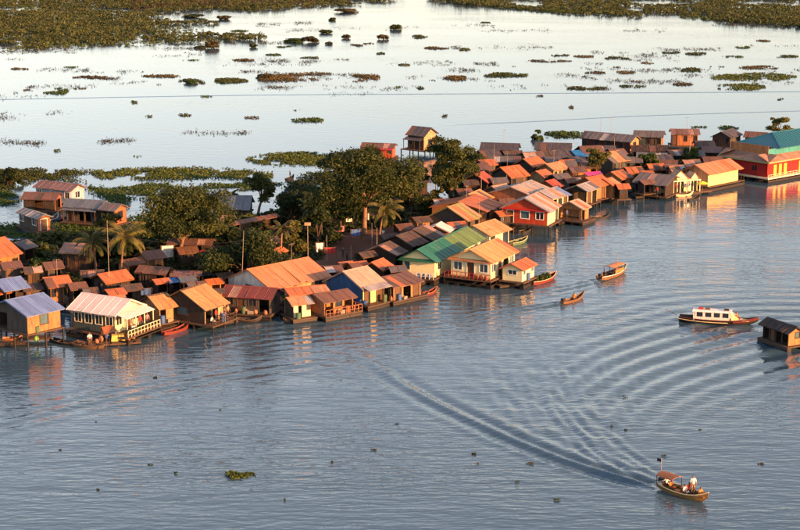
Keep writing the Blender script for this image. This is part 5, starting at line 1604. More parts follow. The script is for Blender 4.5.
# ================================================================ THE BIG RED HALL AND THE PAVILION
M_FASC = mat('fascia_green', (0.34, 0.36, 0.16), 0.6, 0.1, 1.5)
def red_hall():
    k = P(767, 182.5)                                   # near corner at the water
    az = math.radians(41)
    root = thing('red_hall', 'big two tier red hall with yellow doors and teal roof at the right edge', 'hall', (k.x, k.y, 0), az)
    LX, LY = 22.0, 9.5                                  # x along the right wall, y along the left wall
    fl = 0.9
    MB().box(-0.8, LX + 0.8, -0.8, LY + 0.8, fl - 0.25, fl - 0.01).build('deck', M_CREAMT, root)
    for i in range(6):
        yy = -0.4 + (LY + 0.8) * i / 5
        MB().tube([(-0.7, yy, 0.12), (LX + 0.7, yy, 0.12)], 0.36, 8).build('float_log', M_DARK, root)
    mb = MB()
    for i in range(12):
        xx = -0.6 + (LX + 1.2) * i / 11
        mb.bar((xx, -0.65, 0.1), (xx, -0.65, fl - 0.25), 0.16, 0.16)
    for i in range(6):
        mb.bar((-0.65, -0.3 + i * LY / 5, 0.1), (-0.65, -0.3 + i * LY / 5, fl - 0.25), 0.16, 0.16)
    mb.build('underframe', M_DARK, root)
    o = {'trim': M_REDP, 'pane': M_YDOOR}
    wall_part(root, 'f', 0, LX, 0, fl, fl + 3.0, WALL['deepred'], '.yyy..yyy..yyy.', 1, None, o)
    wall_part(root, 'b', 0, LX, LY, fl, fl + 3.0, WALL['deepred'], '', -1)
    wall_part(root, 'w', 0.082, LY - 0.082, 0.003, fl, fl + 3.0, WALL['deepred'], '.w...', 1, None, {'trim': M_REDP})
    wall_part(root, 'e', 0.082, LY - 0.082, LX - 0.003, fl, fl + 3.0, WALL['deepred'], '', -1)
    z1 = fl + 3.0
    # skirt roof: four slopes of single sheets
    rf = MB().box(0.3, LX - 0.3, 0.3, LY - 0.3, z1 + 0.004, z1 + 0.1).build('skirt_roof', M_TIMBER, root)
    drop, dep, hi = 0.25, 1.1, 1.15
    def slope(a, b, inn, n, m):
        a, b, inn = Vector(a), Vector(b), Vector(inn)
        for i in range(n):
            p, q = a.lerp(b, i / n), a.lerp(b, (i + 1) / n - 0.01 / n)
            MB().prism([p, q, q + inn + (b - a) * 0, p + inn], (0, 0, 0.03)).build('roof_sheet', m, rf)
    slope((-0.9, -0.9, z1 - drop), (LX + 0.9, -0.9, z1 - drop), (0, 2.4, hi), 22, ROOF['pinkbrown'])
    slope((-0.9, LY + 0.9, z1 - drop), (-0.9, -0.9, z1 - drop), (2.4, 0, hi), 12, ROOF['pinkbrown'])
    slope((LX + 0.9, -0.9, z1 - drop), (LX + 0.9, LY + 0.9, z1 - drop), (-2.4, 0, hi), 12, ROOF['pinkbrown'])
    slope((LX + 0.9, LY + 0.9, z1 - drop), (-0.9, LY + 0.9, z1 - drop), (0, -2.4, hi), 22, ROOF['pinkbrown'])
    MB().box(-0.93, LX + 0.93, -0.96, -0.92, z1 - drop - 0.2, z1 - drop + 0.06).build('fascia', M_FASC, root)
    MB().box(-0.97, -0.935, -0.9, LY + 0.9, z1 - drop - 0.2, z1 - drop + 0.06).build('fascia', M_FASC, root)
    # upper storey of lit planks
    z2 = z1 + hi - drop + 0.05
    u0, u1, v0, v1 = 1.2, LX - 1.5, 0.9, LY - 0.3
    for i in range(10):
        y0 = v0 + (v1 - v0) * i / 10; y1 = v0 + (v1 - v0) * (i + 1) / 10 - 0.03
        MB().box(u0, u0 + 0.08, y0, y1, z2 - 0.6, z2 + 1.3).build('plank', WALL['wood'], root)
    for i in range(20):
        x0 = u0 + 0.09 + (u1 - u0 - 0.09) * i / 20; x1 = u0 + 0.09 + (u1 - u0 - 0.09) * (i + 1) / 20 - 0.03
        MB().box(x0, x1, v0, v0 + 0.08, z2 - 0.6, z2 + 0.76).build('plank', WALL['teal'], root)
    MB().box(u0 + 0.1, u1, v0 + 0.1, v1, z2 - 0.5, z2 + 0.75).build('wall', WALL['darkwood'], root)
    # hipped teal roof
    zt, ze = z2 + 2.7, z2 + 0.8
    e = 0.8
    yc = (v0 + v1) / 2
    ur = u0 + 3.2
    A, B, C_, D = (ur - e, v0 - e, ze), (u1 + e, v0 - e, ze), (u1 + e, v1 + e, ze), (ur - e, v1 + e, ze)
    R1, R2 = (ur + 3.2, yc, zt), (u1 - 3.2, yc, zt)
    rt = MB()
    rt.v = [A, B, C_, D, R1, R2] + [(x, y, z - 0.06) for (x, y, z) in (A, B, C_, D)]
    rt.f = [(0, 1, 5, 4), (1, 2, 5), (2, 3, 4, 5), (3, 0, 4), (9, 8, 7, 6), (0, 6, 7, 1), (1, 7, 8, 2), (2, 8, 9, 3), (3, 9, 6, 0)]
    tr = rt.build('hip_roof', ROOF['tealblue'], root)
    MB().tube([R1, R2], 0.09, 6).build('ridge_cap', ROOF['tealblue'], tr)
    for c_, r_ in ((A, R1), (B, R2), (C_, R2), (D, R1)): MB().tube([c_, r_], 0.07, 5).build('hip_cap', ROOF['tealblue'], tr)
    # row of sheet seams proud of the near slopes
    for i in range(1, 20):
        t = i / 20
        x = A[0] + (B[0] - A[0]) * t
        top_t = min(1, t / 0.19, (1 - t) / 0.19)
        p = Vector((x, A[1], ze + 0.02)); q = p + Vector((0, (yc - A[1]) * top_t * 0.98, (zt - ze) * top_t * 0.98))
        MB().bar(p, q, 0.05, 0.05).build('seam', ROOF['tealblue'], tr)
    railing(root, (-0.7, -0.72, 0), (LX + 0.7, -0.72, 0), fl, 0.5, M_CREAMT, 0.9)


red_hall()


def pavilion():
    a, b = P(657, 197, 0), P(697, 194, 0)
    d = b - a
    az = math.atan2(d.y, d.x); L = d.length
    root = thing('pavilion', 'cream pavilion with small pointed gables on the waterfront', 'pavilion', (a.x, a.y, 0), az)
    fl = 0.6
    MB().box(-0.3, L + 0.3, -1.0, 4.6, fl - 0.2, fl - 0.01).build('deck', M_DECK, root)
    for i in range(4):
        MB().tube([(-0.2, -0.7 + i * 1.6, 0.12), (L + 0.2, -0.7 + i * 1.6, 0.12)], 0.3, 8).build('float_log', M_DARK, root)
    wall_part(root, 'f', 0, L, 0, fl, fl + 2.1, WALL['paleyellow'], 'wdoowo', 1, None, {'trim': M_WHITE})
    wall_part(root, 'b', 0, L, 4.2, fl, fl + 2.1, WALL['cream'], '', -1)
    wall_part(root, 'w', 0.082, 4.118, 0.003, fl, fl + 2.1, WALL['cream'], '.w', 1)
    wall_part(root, 'e', 0.082, 4.118, L - 0.003, fl, fl + 2.1, WALL['cream'], '', -1)
    rf = MB().prism([(-0.3, -0.25, fl + 2.104), (-0.3, 2.1, fl + 2.7), (-0.3, 4.4, fl + 2.104)], (L + 0.6, 0, 0)).build('roof', ROOF['tan'], root)
    for (cx, w, h) in ((L * 0.18, 1.3, 0.8), (L * 0.56, 3.0, 1.35), (L * 0.92, 1.4, 0.9)):
        z = fl + 2.11
        g = MB().prism([(cx - w / 2, -0.1, z), (cx + w / 2, -0.1, z), (cx, -0.1, z + h)], (0, 0.08, 0)).build('gable', WALL['paleyellow'], root)
        for s in (-1, 1):
            MB().prism([(cx + s * (w / 2 + 0.15), -0.22, z - 0.02), (cx, -0.22, z + h + 0.12), (cx, -0.22, z + h + 0.05), (cx + s * (w / 2 + 0.15), -0.22, z - 0.09)], (0, 2.0, 0)).build('gable_roof', ROOF['tan'], root)
    for i in range(7):
        x = 0.05 + (L - 0.1) * i / 6
        MB().bar((x, -0.85, fl - 0.01), (x, -0.85, fl + 1.9), 0.12, 0.12).build('column', M_CREAMT, root)
    MB().box(-0.1, L + 0.1, -0.95, -0.75, fl + 1.9, fl + 2.08).build('beam', M_CREAMT, root)
    return a, az, L


PAV = pavilion()


def umbrella(label, p, r, z, col, tilt=0.0, group='umbrellas and tarpaulins'):
    root = thing('umbrella', label, 'umbrella', p, 0, group)
    MB().tube([(0, 0, 0), (0, 0, z)], 0.03, 5).build('pole', M_POLE, root)
    mb = MB()
    mb.v = [(0, 0, z + 0.12)] + [(math.cos(i * math.pi / 4) * r, math.sin(i * math.pi / 4) * r, z - 0.3) for i in range(8)] + [(0, 0, z + 0.08)]
    mb.f = [(0, 1 + i, 1 + (i + 1) % 8) for i in range(8)] + [(9, 1 + (i + 1) % 8, 1 + i) for i in range(8)]
    mb.build('canopy', col, root)
    for i in range(8):
        MB().tube([(0, 0, z + 0.06), (math.cos(i * math.pi / 4) * r * 0.98, math.sin(i * math.pi / 4) * r * 0.98, z - 0.32)], 0.012, 4).build('rib', M_POLE, root)


c_, s_ = math.cos(PAV[1]), math.sin(PAV[1])
pv = lambda x, y, z: Vector((PAV[0].x + c_ * x - s_ * y, PAV[0].y + s_ * x + c_ * y, z))
umbrella('yellow umbrella right of the cream pavilion', P(702, 193, 0.6) + Vector((0, 0, 0)), 1.1, 1.9, mat('yellow_cloth', (0.80, 0.62, 0.05), 0.7, 0.05, 2.0))
MB_ = MB().box(-1.3, 1.3, -1.0, 1.0, 0.32, 0.6); o_ = MB_.build('pontoon', M_DECK); o_.location = P(702, 193.5); o_.rotation_euler = (0, 0, PAV[1])
tag(o_, 'small wooden pontoon under the yellow umbrella', 'pontoon')
for i, (x, y, ps, sh, lab) in enumerate([(1.2, -0.5, 'stand', 'white', 'person in white standing at the left end of the cream pavilion'), (3.2, -0.5, 'stand', 'red', 'person in red standing left of the pavilion middle'),
                                         (4.3, -0.45, 'stand', 'dark', 'person in dark clothes standing in the middle of the cream pavilion'), (5.4, -0.5, 'stand', 'blue', 'person in blue standing at the right of the cream pavilion')]):
    person(lab, pv(x, y, 0.595), -1.9, ps, sh)

# ================================================================ POLES, LAUNDRY, TARPAULINS
def pole(label, u, v, h, z0=0.5, r=0.05, lean=(0, 0), box=None, cross=False, col=None):
    c = P(u, v, z0)
    root = thing('pole', label, 'pole', (c.x, c.y, z0 - 0.5), 0, 'tall poles of the village')
    MB().tube([(0, 0, -0.4), (lean[0] * 0.5, lean[1] * 0.5, h * 0.5), (lean[0], lean[1], h)], [r, r * 0.85, r * 0.6], 6).build('shaft', col or M_POLE, root)
    if box: MB().box(lean[0] - 0.42, lean[0] + 0.42, -0.2, 0.2, h, h + 0.36).build('box', WALL['tanwall'], root)
    if cross: MB().box(lean[0] - 0.6, lean[0] + 0.6, -0.05, 0.05, h - 0.5, h - 0.4).build('crossarm', M_TIMBER, root)
    return root


pole('pole with a pale box on its top behind the broad peach roof', 308, 262, 5.6, box=True, r=0.07)
pole('thin white mast in front of the dense dark tree', 241, 300, 9.2, 0.7, 0.04, (0.5, 0))
pole('thin mast rising beside the golden palm', 110, 300, 10.5, 0.7, 0.045)
pole('white pole beside the peaked orange shed roof', 377, 268, 6.0, 0.7, 0.055)
pole('short pole on the open yard', 351, 262, 2.8)
pole('thin pole behind the broad old tree', 212, 215, 6.2, 0.5, 0.04)
pole('pale pole left of the pointed tan roof', 481, 205, 5.6, 0.7, 0.06)
pole('pale pole right of the pointed tan roof', 493, 206, 4.6, 0.7, 0.05)
pole('pole in front of the khaki roof', 479, 228, 5.0, 0.7, 0.05)
pole('white finial pole above the patched grey tin roof', 506.5, 192, 3.4, 0.7, 0.06)
pole('thin mast left of the rust orange roof', 494, 182, 7.2, 0.7, 0.04)
pole('leaning wooden telephone pole behind the yellow house', 689, 169, 6.8, 0.5, 0.09, cross=True)
pole('very thin mast above the very long grey roof', 600, 152, 7.0, 0.7, 0.04)
pole('very thin mast beside the tall dark tree', 457, 205, 3.8, 0.7, 0.04)
pole('pole by the bright blue sheet roof', 614, 158, 4.4, 0.7, 0.05)
pole('pole between the thatched house and the dark red roof', 327, 262, 4.2, 0.7, 0.045)
pole('thin pole at the left of the weathered roofs', 372, 255, 5.0, 0.7, 0.04)
pole('thin pole beside the slim palm', 322, 240, 4.8, 0.7, 0.04)


def cloth(label, u, v, z0, w, h, col, az=0.2, name='laundry', cat='laundry', seed=0):
    """sheet hung on a line between two posts"""
    c = P(u, v, z0)
    root = thing(name, label, cat, (c.x, c.y, z0), az, 'cloths hung out in the village')
    for s in (-1, 1): MB().bar((s * (w / 2 + 0.15), 0, -0.3), (s * (w / 2 + 0.15), 0, h + 0.75), 0.06, 0.06).build('post', M_TIMBER, root)
    MB().tube([(-w / 2 - 0.15, 0, h + 0.7), (0, 0, h + 0.66), (w / 2 + 0.15, 0, h + 0.7)], 0.012, 4).build('line', M_POLE, root)
    rs = np.random.RandomState(seed)
    mb = MB(); n = 10
    for j in range(5):
        for i in range(n + 1):
            x = -w / 2 + w * i / n
            mb.v.append((x, 0.10 * math.sin(i * 1.3 + seed) * (1 - j / 5), 0.66 + h * (j / 4) - 0.02 + 0.03 * math.sin(i * 2.1)))
    for j in range(4):
        for i in range(n):
            a = j * (n + 1) + i
            mb.f.append((a, a + 1, a + n + 2, a + n + 1))
    smooth(mb.build('cloth', col, root))
    return root


WCL = mat('white_cloth', (0.78, 0.76, 0.72), 0.8, 0.05, 3.0)
cloth('white cloth sheet hung before the orange roofed houses', 77, 297, 0.8, 2.0, 0.9, WCL, 0.15)
cloth('white laundry under the broad old tree', 168, 262, 0.8, 1.6, 1.6, WCL, 0.3, seed=2)
cloth('white flag like cloth at the left edge of the open yard', 325, 222, 0.8, 0.9, 1.2, WCL, 0.3, seed=3)
cloth('white cloth hung over the yard fence', 320, 254, 0.8, 1.0, 0.9, WCL, 0.1, seed=4)
cloth('white cloth under the huge spreading tree', 349, 226, 0.8, 0.9, 1.2, WCL, 0.3, seed=5)
cloth('white cloth at the trunk of the huge spreading tree', 366, 224, 0.8, 0.9, 1.0, WCL, -0.2, seed=6)
cloth('white cloth on the house with the bright orange roof', 124, 292, 0.8, 0.9, 0.8, WCL, 0.1, seed=7)


def tarp(label, quad, z, col, group='umbrellas and tarpaulins'):
    """tarpaulin stretched between four posts, sagging"""
    p = [P(u, v, z) for u, v in quad]
    c = sum(p, Vector()) / 4
    root = thing('tarpaulin', label, 'tarpaulin', (c.x, c.y, 0.2), 0, group)
    q = [x - Vector((c.x, c.y, 0.2)) for x in p]
    n = 6; mb = MB()
    for j in range(n + 1):
        for i in range(n + 1):
            s, t = i / n, j / n
            v = q[0].lerp(q[1], s).lerp(q[3].lerp(q[2], s), t)
            mb.v.append((v.x, v.y, v.z - 0.25 * math.sin(math.pi * s) * math.sin(math.pi * t)))
    for j in range(n):
        for i in range(n):
            a = j * (n + 1) + i
            mb.f.append((a, a + 1, a + n + 2, a + n + 1))
    smooth(mb.build('sheet', col, root))
    for v in q: MB().bar((v.x, v.y, -1.0), tuple(v), 0.07, 0.07).build('post', M_TIMBER, root)


tarp('bright magenta tarpaulin beside the rust orange waterside roof', [(584, 172.5), (600, 171), (603, 174), (588, 176)], 3.4, ROOF['magenta'])
tarp('blue tarpaulin behind the ragged thatched hut', [(167, 278), (177, 277), (180, 282), (170, 283.5)], 2.8, ROOF['blue'])
tarp('grey tarpaulin between the small dark sheds', [(196, 271), (212, 271), (214, 275), (199, 276)], 2.9, ROOF['bluegrey'])
tarp('orange tarpaulin over the crowded landing of the cream house', [(101, 327), (112, 325), (118, 331), (106, 334)], 2.0, mat('orange_tarp', (0.60, 0.20, 0.07), 0.7, 0.1, 2.0))
tarp('blue tarpaulin beside the bright red gabled house', [(502, 207), (512, 205.5), (514, 209), (504, 211)], 3.0, ROOF['bluetin'])

# ================================================================ LIFE ON THE LANDINGS
POT = mat('clay_pot', (0.34, 0.15, 0.08), 0.7, 0.2, 3.0)
BLUEP = mat('blue_plastic', (0.05, 0.16, 0.42), 0.4, 0.1, 3.0)
LIME = mat('lime_plastic', (0.25, 0.50, 0.10), 0.4, 0.1, 3.0)


def jar(label, p, s, col, group):
    mb = MB()
    pr = [(0.0, 0.0), (0.22, 0.0), (0.34, 0.2), (0.36, 0.38), (0.28, 0.58), (0.2, 0.66), (0.24, 0.72), (0.2, 0.72), (0.16, 0.66)]
    for (r, z) in pr[1:]:
        for k in range(9): mb.v.append((math.cos(k * 0.698) * r * s, math.sin(k * 0.698) * r * s, z * s))
    for i in range(len(pr) - 2):
        for k in range(9):
            k2 = (k + 1) % 9
            mb.f.append((i * 9 + k, i * 9 + k2, (i + 1) * 9 + k2, (i + 1) * 9 + k))
    mb.f.append(tuple(range(8, -1, -1)))
    o = smooth(mb.build('water_jar', col)); o.location = p
    return tag(o, label, 'jar', group)


CH = 'cream gabled house with whitish pink tin roof and a veranda over a crowded landing'
q = INFO[CH]
ys = np.linspace(q['Y'][0] + 0.6, q['Y'][1] - 0.8, 9)
for i, y in enumerate(ys):
    o = link('potted_plant', SHR[('green', (i % 2) * 2, 0.2)] if ('green', (i % 2) * 2, 0.2) in SHR else SHR[('green', 2, 0.2)], None, at_house(CH, q['X'][1] - 0.45, y, q['fl'] + 0.22), (0, 0, i)); o.scale = (0.34, 0.34, 0.5)
    tag(o, 'potted plant in the row along the cream veranda', 'plant', 'potted plants on the cream veranda')
    pot_ = MB().tube([(0, 0, -0.22 / 0.5), (0, 0, 0.12)], [0.4, 0.55], 8).build('pot', POT, o)
for i, (x, y, ps, sh, lab) in enumerate([(q['X'][1] - 1.3, 0.6, 'stand', 'red', 'person in red standing on the cream veranda'), (q['X'][1] - 1.0, -1.2, 'sit', 'white', 'person in white seated on the cream veranda'),
                                         (q['X'][1] - 1.2, 1.8, 'stand', 'pink', 'person in pink at the right of the cream veranda')]):
    person(lab, at_house(CH, x, y, q['fl'] + (0.0 if ps == 'stand' else 0.16)), q['az'] - 0.3, ps, sh)
# raft with baskets in front of the cream house
c0 = P(112, 344)
rf = thing('landing_raft', 'low bamboo landing raft crowded with goods before the cream house', 'raft', (c0.x, c0.y, 0), R(14))
for i in range(9): MB().tube([(-3.2, -0.9 + i * 0.22, 0.18), (3.2, -0.9 + i * 0.22, 0.18)], 0.11, 6).build('bamboo_pole', M_DECK, rf)
for x in (-2.6, 0, 2.6): MB().box(x - 0.06, x + 0.06, -1.05, 1.05, 0.3, 0.36).build('cross_beam', M_TIMBER, rf)
cc, ss = math.cos(R(14)), math.sin(R(14))
lr = lambda x, y, z=0.36: Vector((c0.x + cc * x - ss * y, c0.y + ss * x + cc * y, z))
for i, (x, y, s) in enumerate([(-2.4, 0.2, 0.8), (-1.7, -0.4, 0.7), (-1.2, 0.3, 0.9), (1.8, -0.3, 0.8), (2.4, 0.2, 0.7)]):
    jar('clay water jar on the bamboo landing raft', lr(x, y, 0.29), s, POT, 'jars on the landing raft')
yb = MB().prism([(-0.8, -0.4, 0), (0.8, -0.4, 0), (0.7, -0.4, 0.7), (-0.7, -0.4, 0.7)], (0, 0.8, 0)).build('bale', mat('straw', (0.62, 0.46, 0.12), 0.9, 0.2, 3.0, bump=0.6)); yb.location = lr(0.7, 0.1, 0.355); yb.rotation_euler = (0, 0, R(14))
tag(yb, 'yellow straw bale on the bamboo landing raft', 'bale')
person('person in blue sitting on the bamboo landing raft', lr(-0.5, 0.3, 0.42), -1.2, 'sit', 'blue')
person('person in white standing in the wide dark barge', P(90, 346.5, 0.15), -1.4, 'stand', 'white', 'brown')
TH = 'orange thatched house with dark gable and open porch full of people'
q = INFO[TH]
for i, (fx, ps, sh, lab) in enumerate([(-0.8, 'sit', 'white', 'leftmost person seated on the thatched porch in white'), (-0.35, 'stand', 'red', 'person in red standing on the thatched porch'), (0.1, 'sit', 'orange', 'person in orange seated in the middle of the thatched porch'),
                                       (0.5, 'sit', 'pink', 'person in pink seated on the thatched porch'), (0.85, 'stand', 'khaki', 'rightmost person on the thatched porch in khaki')]):
    person(lab, at_house(TH, fx * q['L2'], -q['hf'] - 0.6, q['fl'] + (0 if ps == 'stand' else 0.14)), q['az'] - 1.5, ps, sh)
BH = 'open boathouse under a wide grey roof beside the cream pavilion'
q = INFO[BH]
for i, (x, ps, sh, lab) in enumerate([(-0.6, 'stand', 'orange', 'person in orange at the open boathouse front'), (0.5, 'stand', 'red', 'person in red at the open boathouse front')]):
    person(lab, at_house(BH, x * q['L2'], -q['hf'] - 0.25, q['fl']), q['az'] - 1.5, ps, sh)
WH = 'waterside hut with tan roof and open porch at the row end'
q = INFO[WH]
person('person in blue on the porch of the hut at the row end', at_house(WH, -q['L2'] - 0.7, 0.2, q['fl']), q['az'] - 1.7, 'stand', 'blue')
for i, (u, v, sh, lab) in enumerate([(343, 259, 'dark', 'person in dark clothes walking on the open yard'), (317, 259, 'white', 'person in white by the pole with the box'), (347, 262, 'brown', 'person in brown beside the short yard pole'), (383, 240, 'white', 'person in white at the edge of the weathered roofs')]):
    person(lab, P(u, v, 0.8), -1.2 + i, 'stand', sh)
LB = 'long low house with dark red ribbed roof and grey board walls'
q = INFO[LB]
for i in range(5):
    jar('clay water jar on the landing of the dark red roofed house', at_house(LB, -0.8 * q['L2'] + i * 0.42 * q['L2'], q['Y'][0] + 0.45, q['fl'] - 0.004), 0.75, POT, 'jars before the dark red roof')
S1 = 'stilt house with pale blue tin roof and bare timber side wall at the far left'
q = INFO[S1]
jb = jar('lime green barrel hung below the leftmost stilt house', P(36.5, 341, 0.5), 0.85, LIME, None)
mbp = MB().box(-1.5, 1.5, -0.8, 0.8, 0.3, 0.5).build('pontoon', M_DECK); cp = P(37, 341); mbp.location = (cp.x, cp.y, 0); tag(mbp, 'small landing pontoon below the leftmost stilt house', 'pontoon')
for lab, n, col in (('neat cream house with two framed windows and peach roof at the river corner', 3, POT), ('cream house with long dark green and light green roof', 3, BLUEP), ('house with bright blue gable and peach tin roof', 2, BLUEP), ('low hut with brown roof and orange plank end beside the red canoes', 2, POT)):
    q = INFO[lab]
    short = lab.split(' with ')[0] + ' with ' + ' '.join(lab.split(' with ')[1].split()[:4])
    for i in range(n):
        jar('water jar on the deck of the ' + short, at_house(lab, q['X'][0] + 0.4, q['Y'][0] + 0.9 + i * 0.75, q['fl'] - 0.004), 0.8, col, 'jars on ' + short)

# ================================================================ AERIALS, WIRES AND MORE WASHING
def aerial(house_label, x, h, short):
    q = INFO[house_label]
    p = at_house(house_label, x * q['L2'], 0.05, q['zr'] - 0.05)
    root = thing('aerial', 'thin television aerial on the roof of the ' + short, 'aerial', p, q['az'], 'television aerials on the roofs')
    MB().tube([(0, 0, 0), (0.02, 0, h)], 0.025, 4).build('mast', M_POLE, root)
    b = MB(); b.bar((-0.5, 0, h - 0.1), (0.5, 0, h - 0.1), 0.025, 0.025)
    for i in range(6): b.bar((-0.45 + i * 0.18, -0.35 + 0.03 * i, h - 0.1), (-0.45 + i * 0.18, 0.35 - 0.03 * i, h - 0.1), 0.018, 0.018)
    b.build('antenna_rods', M_POLE, root)


for lab, x, h, short in (('largest house with broad peach tin roof and pale grey gable', 0.5, 2.2, 'largest peach roofed house'), ('neat cream house with two framed windows and peach roof at the river corner', 0.4, 1.8, 'neat cream corner house'),
                         ('house with bright rust orange roof and dark gable in the middle rows', -0.3, 2.4, 'bright rust orange house'), ('very long house with pale grey roof and maroon walls behind the village', 0.0, 3.0, 'very long grey roofed house'),
                         ('long house with slate roof and brick orange end at the back of the village', 0.2, 2.6, 'slate roofed house with brick end'), ('bright red gabled house on stilts with grey roof and cream side', 0.3, 2.0, 'bright red gabled house'),
                         ('house with glowing orange roof and lit front behind the white cloth sheet', 0.2, 2.2, 'glowing orange roofed house'), ('house with orange roof and white end post in the middle rows', 0.2, 2.2, 'orange house with white end post'),
                         ('long house with orange roof behind the khaki roof', 0.0, 2.0, 'long orange house behind the khaki one'), ('house with reddish brown roof standing high at the back right', 0.2, 2.4, 'reddish brown back house')):
    aerial(lab, x, h, short)
RED_C, BLU_C, PNK_C, GRN_C = CLOTH['red'], CLOTH['blue'], CLOTH['pink'], CLOTH['green']
for i, (u, v, w, h, col, az, lab) in enumerate([
        (45, 300, 1.4, 0.8, RED_C, 0.2, 'red laundry between the orange roof and the leftmost stilt house'), (146, 300, 1.2, 0.8, BLU_C, 0.3, 'blue laundry behind the cream gabled house'),
        (330, 258, 1.4, 0.8, RED_C, 0.1, 'red laundry at the lower edge of the open yard'), (356, 240, 1.4, 0.9, BLU_C, 0.4, 'blue laundry in the middle of the open yard'), (340, 236, 1.3, 0.8, PNK_C, 0.2, 'pink laundry left of the yard trees'),
        (400, 262, 1.2, 0.8, GRN_C, 0.3, 'green laundry behind the cream and green house'), (192, 292, 1.2, 0.7, PNK_C, 0.2, 'pink laundry behind the orange thatched house')]):
    cloth(lab, u, v, 0.8, w, h, col, az, seed=10 + i)


def wire(label, a, b, sag):
    a, b = Vector(a), Vector(b)
    c = (a + b) / 2
    mb = MB()
    mb.tube([tuple(a.lerp(b, i / 12) - c - Vector((0, 0, sag * 4 * (i / 12) * (1 - i / 12)))) for i in range(13)], 0.018, 4)
    o = mb.build('wire', CLOTH['dark']); o.location = c
    tag(o, label, 'wire', 'wires strung between the poles')


wire('wire from the boxed pole to the white pole by the peaked roof', P(308, 262, 0.5) + Vector((0, 0, 5.4)), P(377, 268, 0.7) + Vector((0, 0, 5.8)), 0.7)
wire('wire from the boxed pole to the mast by the dense dark tree', P(241, 300, 0.7) + Vector((0.4, 0, 7.5)), P(308, 262, 0.5) + Vector((0, 0, 5.4)), 0.7)
wire('wire between the two pale poles by the pointed tan roof', P(481, 205, 0.7) + Vector((0, 0, 5.0)), P(493, 206, 0.7) + Vector((0, 0, 4.0)), 0.2)
wire('wire from the palm mast to the mast by the dense dark tree', P(110, 300, 0.7) + Vector((0, 0, 8.5)), P(241, 300, 0.7) + Vector((0.4, 0, 7.5)), 0.9)

# ================================================================ WALKWAYS, CRATES AND BARRELS ALONG THE WATERFRONT
def walkway(label, p0, p1, w=1.0):
    a, b = P(*p0), P(*p1)
    d = b - a; L = d.length
    root = thing('walkway', label, 'walkway', ((a.x + b.x) / 2, (a.y + b.y) / 2, 0), math.atan2(d.y, d.x), 'plank walkways along the waterfront')
    n = max(4, int(L / 0.34))
    rg = random.Random(int(p0[0] * 3))
    for i in range(n):
        x = -L / 2 + (i + 0.5) * L / n
        o = MB().box(-L / n / 2 + 0.02, L / n / 2 - 0.02, -w / 2 - rg.uniform(0, 0.12), w / 2 + rg.uniform(0, 0.12), 0.36, 0.41).build('plank', M_DECK, root)
        o.location = (x, 0, rg.uniform(0, 0.03)); o.rotation_euler = (0, 0, rg.uniform(-0.04, 0.04))
    for s in (-1, 1): MB().tube([(-L / 2, s * w * 0.38, 0.2), (L / 2, s * w * 0.38, 0.2)], 0.16, 7).build('float_log', M_DARK, root)


def drum(label, p, col, h=0.9):
    mb = MB()
    for z0 in (0.0, h / 3, 2 * h / 3):
        mb.tube([(0, 0, z0 + 0.0), (0, 0, z0 + 0.02), (0, 0, z0 + h / 3 - 0.03), (0, 0, z0 + h / 3)], [0.30, 0.285, 0.285, 0.30], 10)
    o = mb.build('drum', col); o.location = p
    tag(o, label, 'drum', 'drums along the waterfront')


def box_crate(label, p, rz, s, col):
    mb = MB().box(-s / 2, s / 2, -s * 0.36, s * 0.36, 0, 0.03)
    for k in range(3):
        z = 0.05 + k * s * 0.19
        mb.box(-s / 2, s / 2, -s * 0.36 - 0.02, -s * 0.36, z, z + s * 0.15); mb.box(-s / 2, s / 2, s * 0.36, s * 0.36 + 0.02, z, z + s * 0.15)
        mb.box(-s / 2 - 0.02, -s / 2, -s * 0.36, s * 0.36, z, z + s * 0.15); mb.box(s / 2, s / 2 + 0.02, -s * 0.36, s * 0.36, z, z + s * 0.15)
    for x in (-1, 1):
        for y in (-1, 1): mb.box(x * s / 2 - 0.03, x * s / 2 + 0.03, y * s * 0.36 - 0.03, y * s * 0.36 + 0.03, 0, s * 0.62)
    o = mb.build('crate', col); o.location = p; o.rotation_euler = (0, 0, rz)
    tag(o, label, 'crate', 'crates along the waterfront')


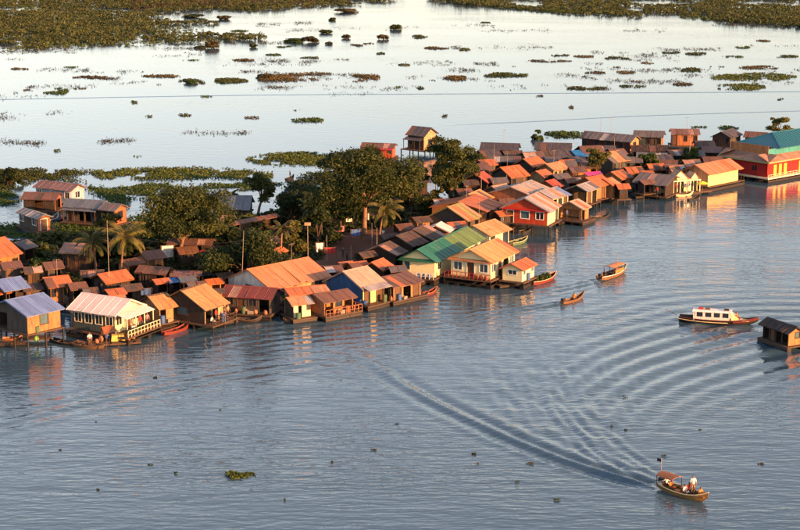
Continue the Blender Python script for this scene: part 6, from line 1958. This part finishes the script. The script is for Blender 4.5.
for lab, a, b in (('plank walkway between the cream gabled house and the ragged hut', (152, 334), (176, 327)), ('plank walkway before the thatched porch and the dark red roof', (212, 327), (236, 322.5)),
                  ('plank walkway joining the cream hut to the round balcony', (306, 318), (330, 313.5)), ('plank walkway before the blue gabled house', (362, 308), (392, 301)), ('plank walkway from the low hut to the cream and green house', (404, 292), (424, 284)),
                  ('plank walkway between the neat cream house and its annex', (498, 288.5), (520, 286)), ('plank walkway at the foot of the leftmost stilt house', (-12, 347), (26, 345)),
                  ('plank walkway between the red stilt house and the row end hut', (556, 226), (574, 220)), ('plank walkway before the rust orange waterside huts', (598, 203), (622, 198)), ('plank walkway before the open boathouse', (634, 199), (656, 196.5))):
    walkway(lab, a, b)
DRB = [mat('drum_blue', (0.05, 0.15, 0.38), 0.5, 0.2, 2.0, RUST, 0.3), mat('drum_rust', (0.30, 0.11, 0.05), 0.7, 0.3, 2.0, SOOT, 0.3), mat('drum_green', (0.07, 0.18, 0.10), 0.6, 0.2, 2.0, RUST, 0.3)]
DRN = ['blue', 'rusty', 'green']
rg_ = random.Random(3)
for k, (lab, q) in enumerate(list(INFO.items())):
    if 'roofed shack' in lab or q['mid'].y > 235 or k > 34: continue
    sh = ' '.join(lab.split()[:8])
    while sh.split()[-1] in ('the', 'and', 'with', 'of', 'a', 'in', 'by', 'over', 'at', 'to', 'under', 'two', 'next', 'between', 'on', 'beside', 'behind', 'before', 'above'): sh = ' '.join(sh.split()[:-1])
    x = rg_.uniform(-0.8, 0.8) * q['L2']
    c = rg_.randrange(3)
    drum(DRN[c] + ' drum at the front of the ' + sh, at_house(lab, x, q['Y'][0] + 0.36, q['fl'] - 0.004), DRB[c], rg_.uniform(0.7, 0.95))
    x2 = x + (0.9 if x < 0 else -0.9)
    if k % 2 == 0 and abs(q['Y'][0] + q['hf']) > 0.45:
        box_crate('slatted wooden crate at the front of the ' + sh, at_house(lab, x2, q['Y'][0] + 0.4, q['fl'] - 0.003), q['az'] + 0.2, rg_.uniform(0.55, 0.75), M_POLE)
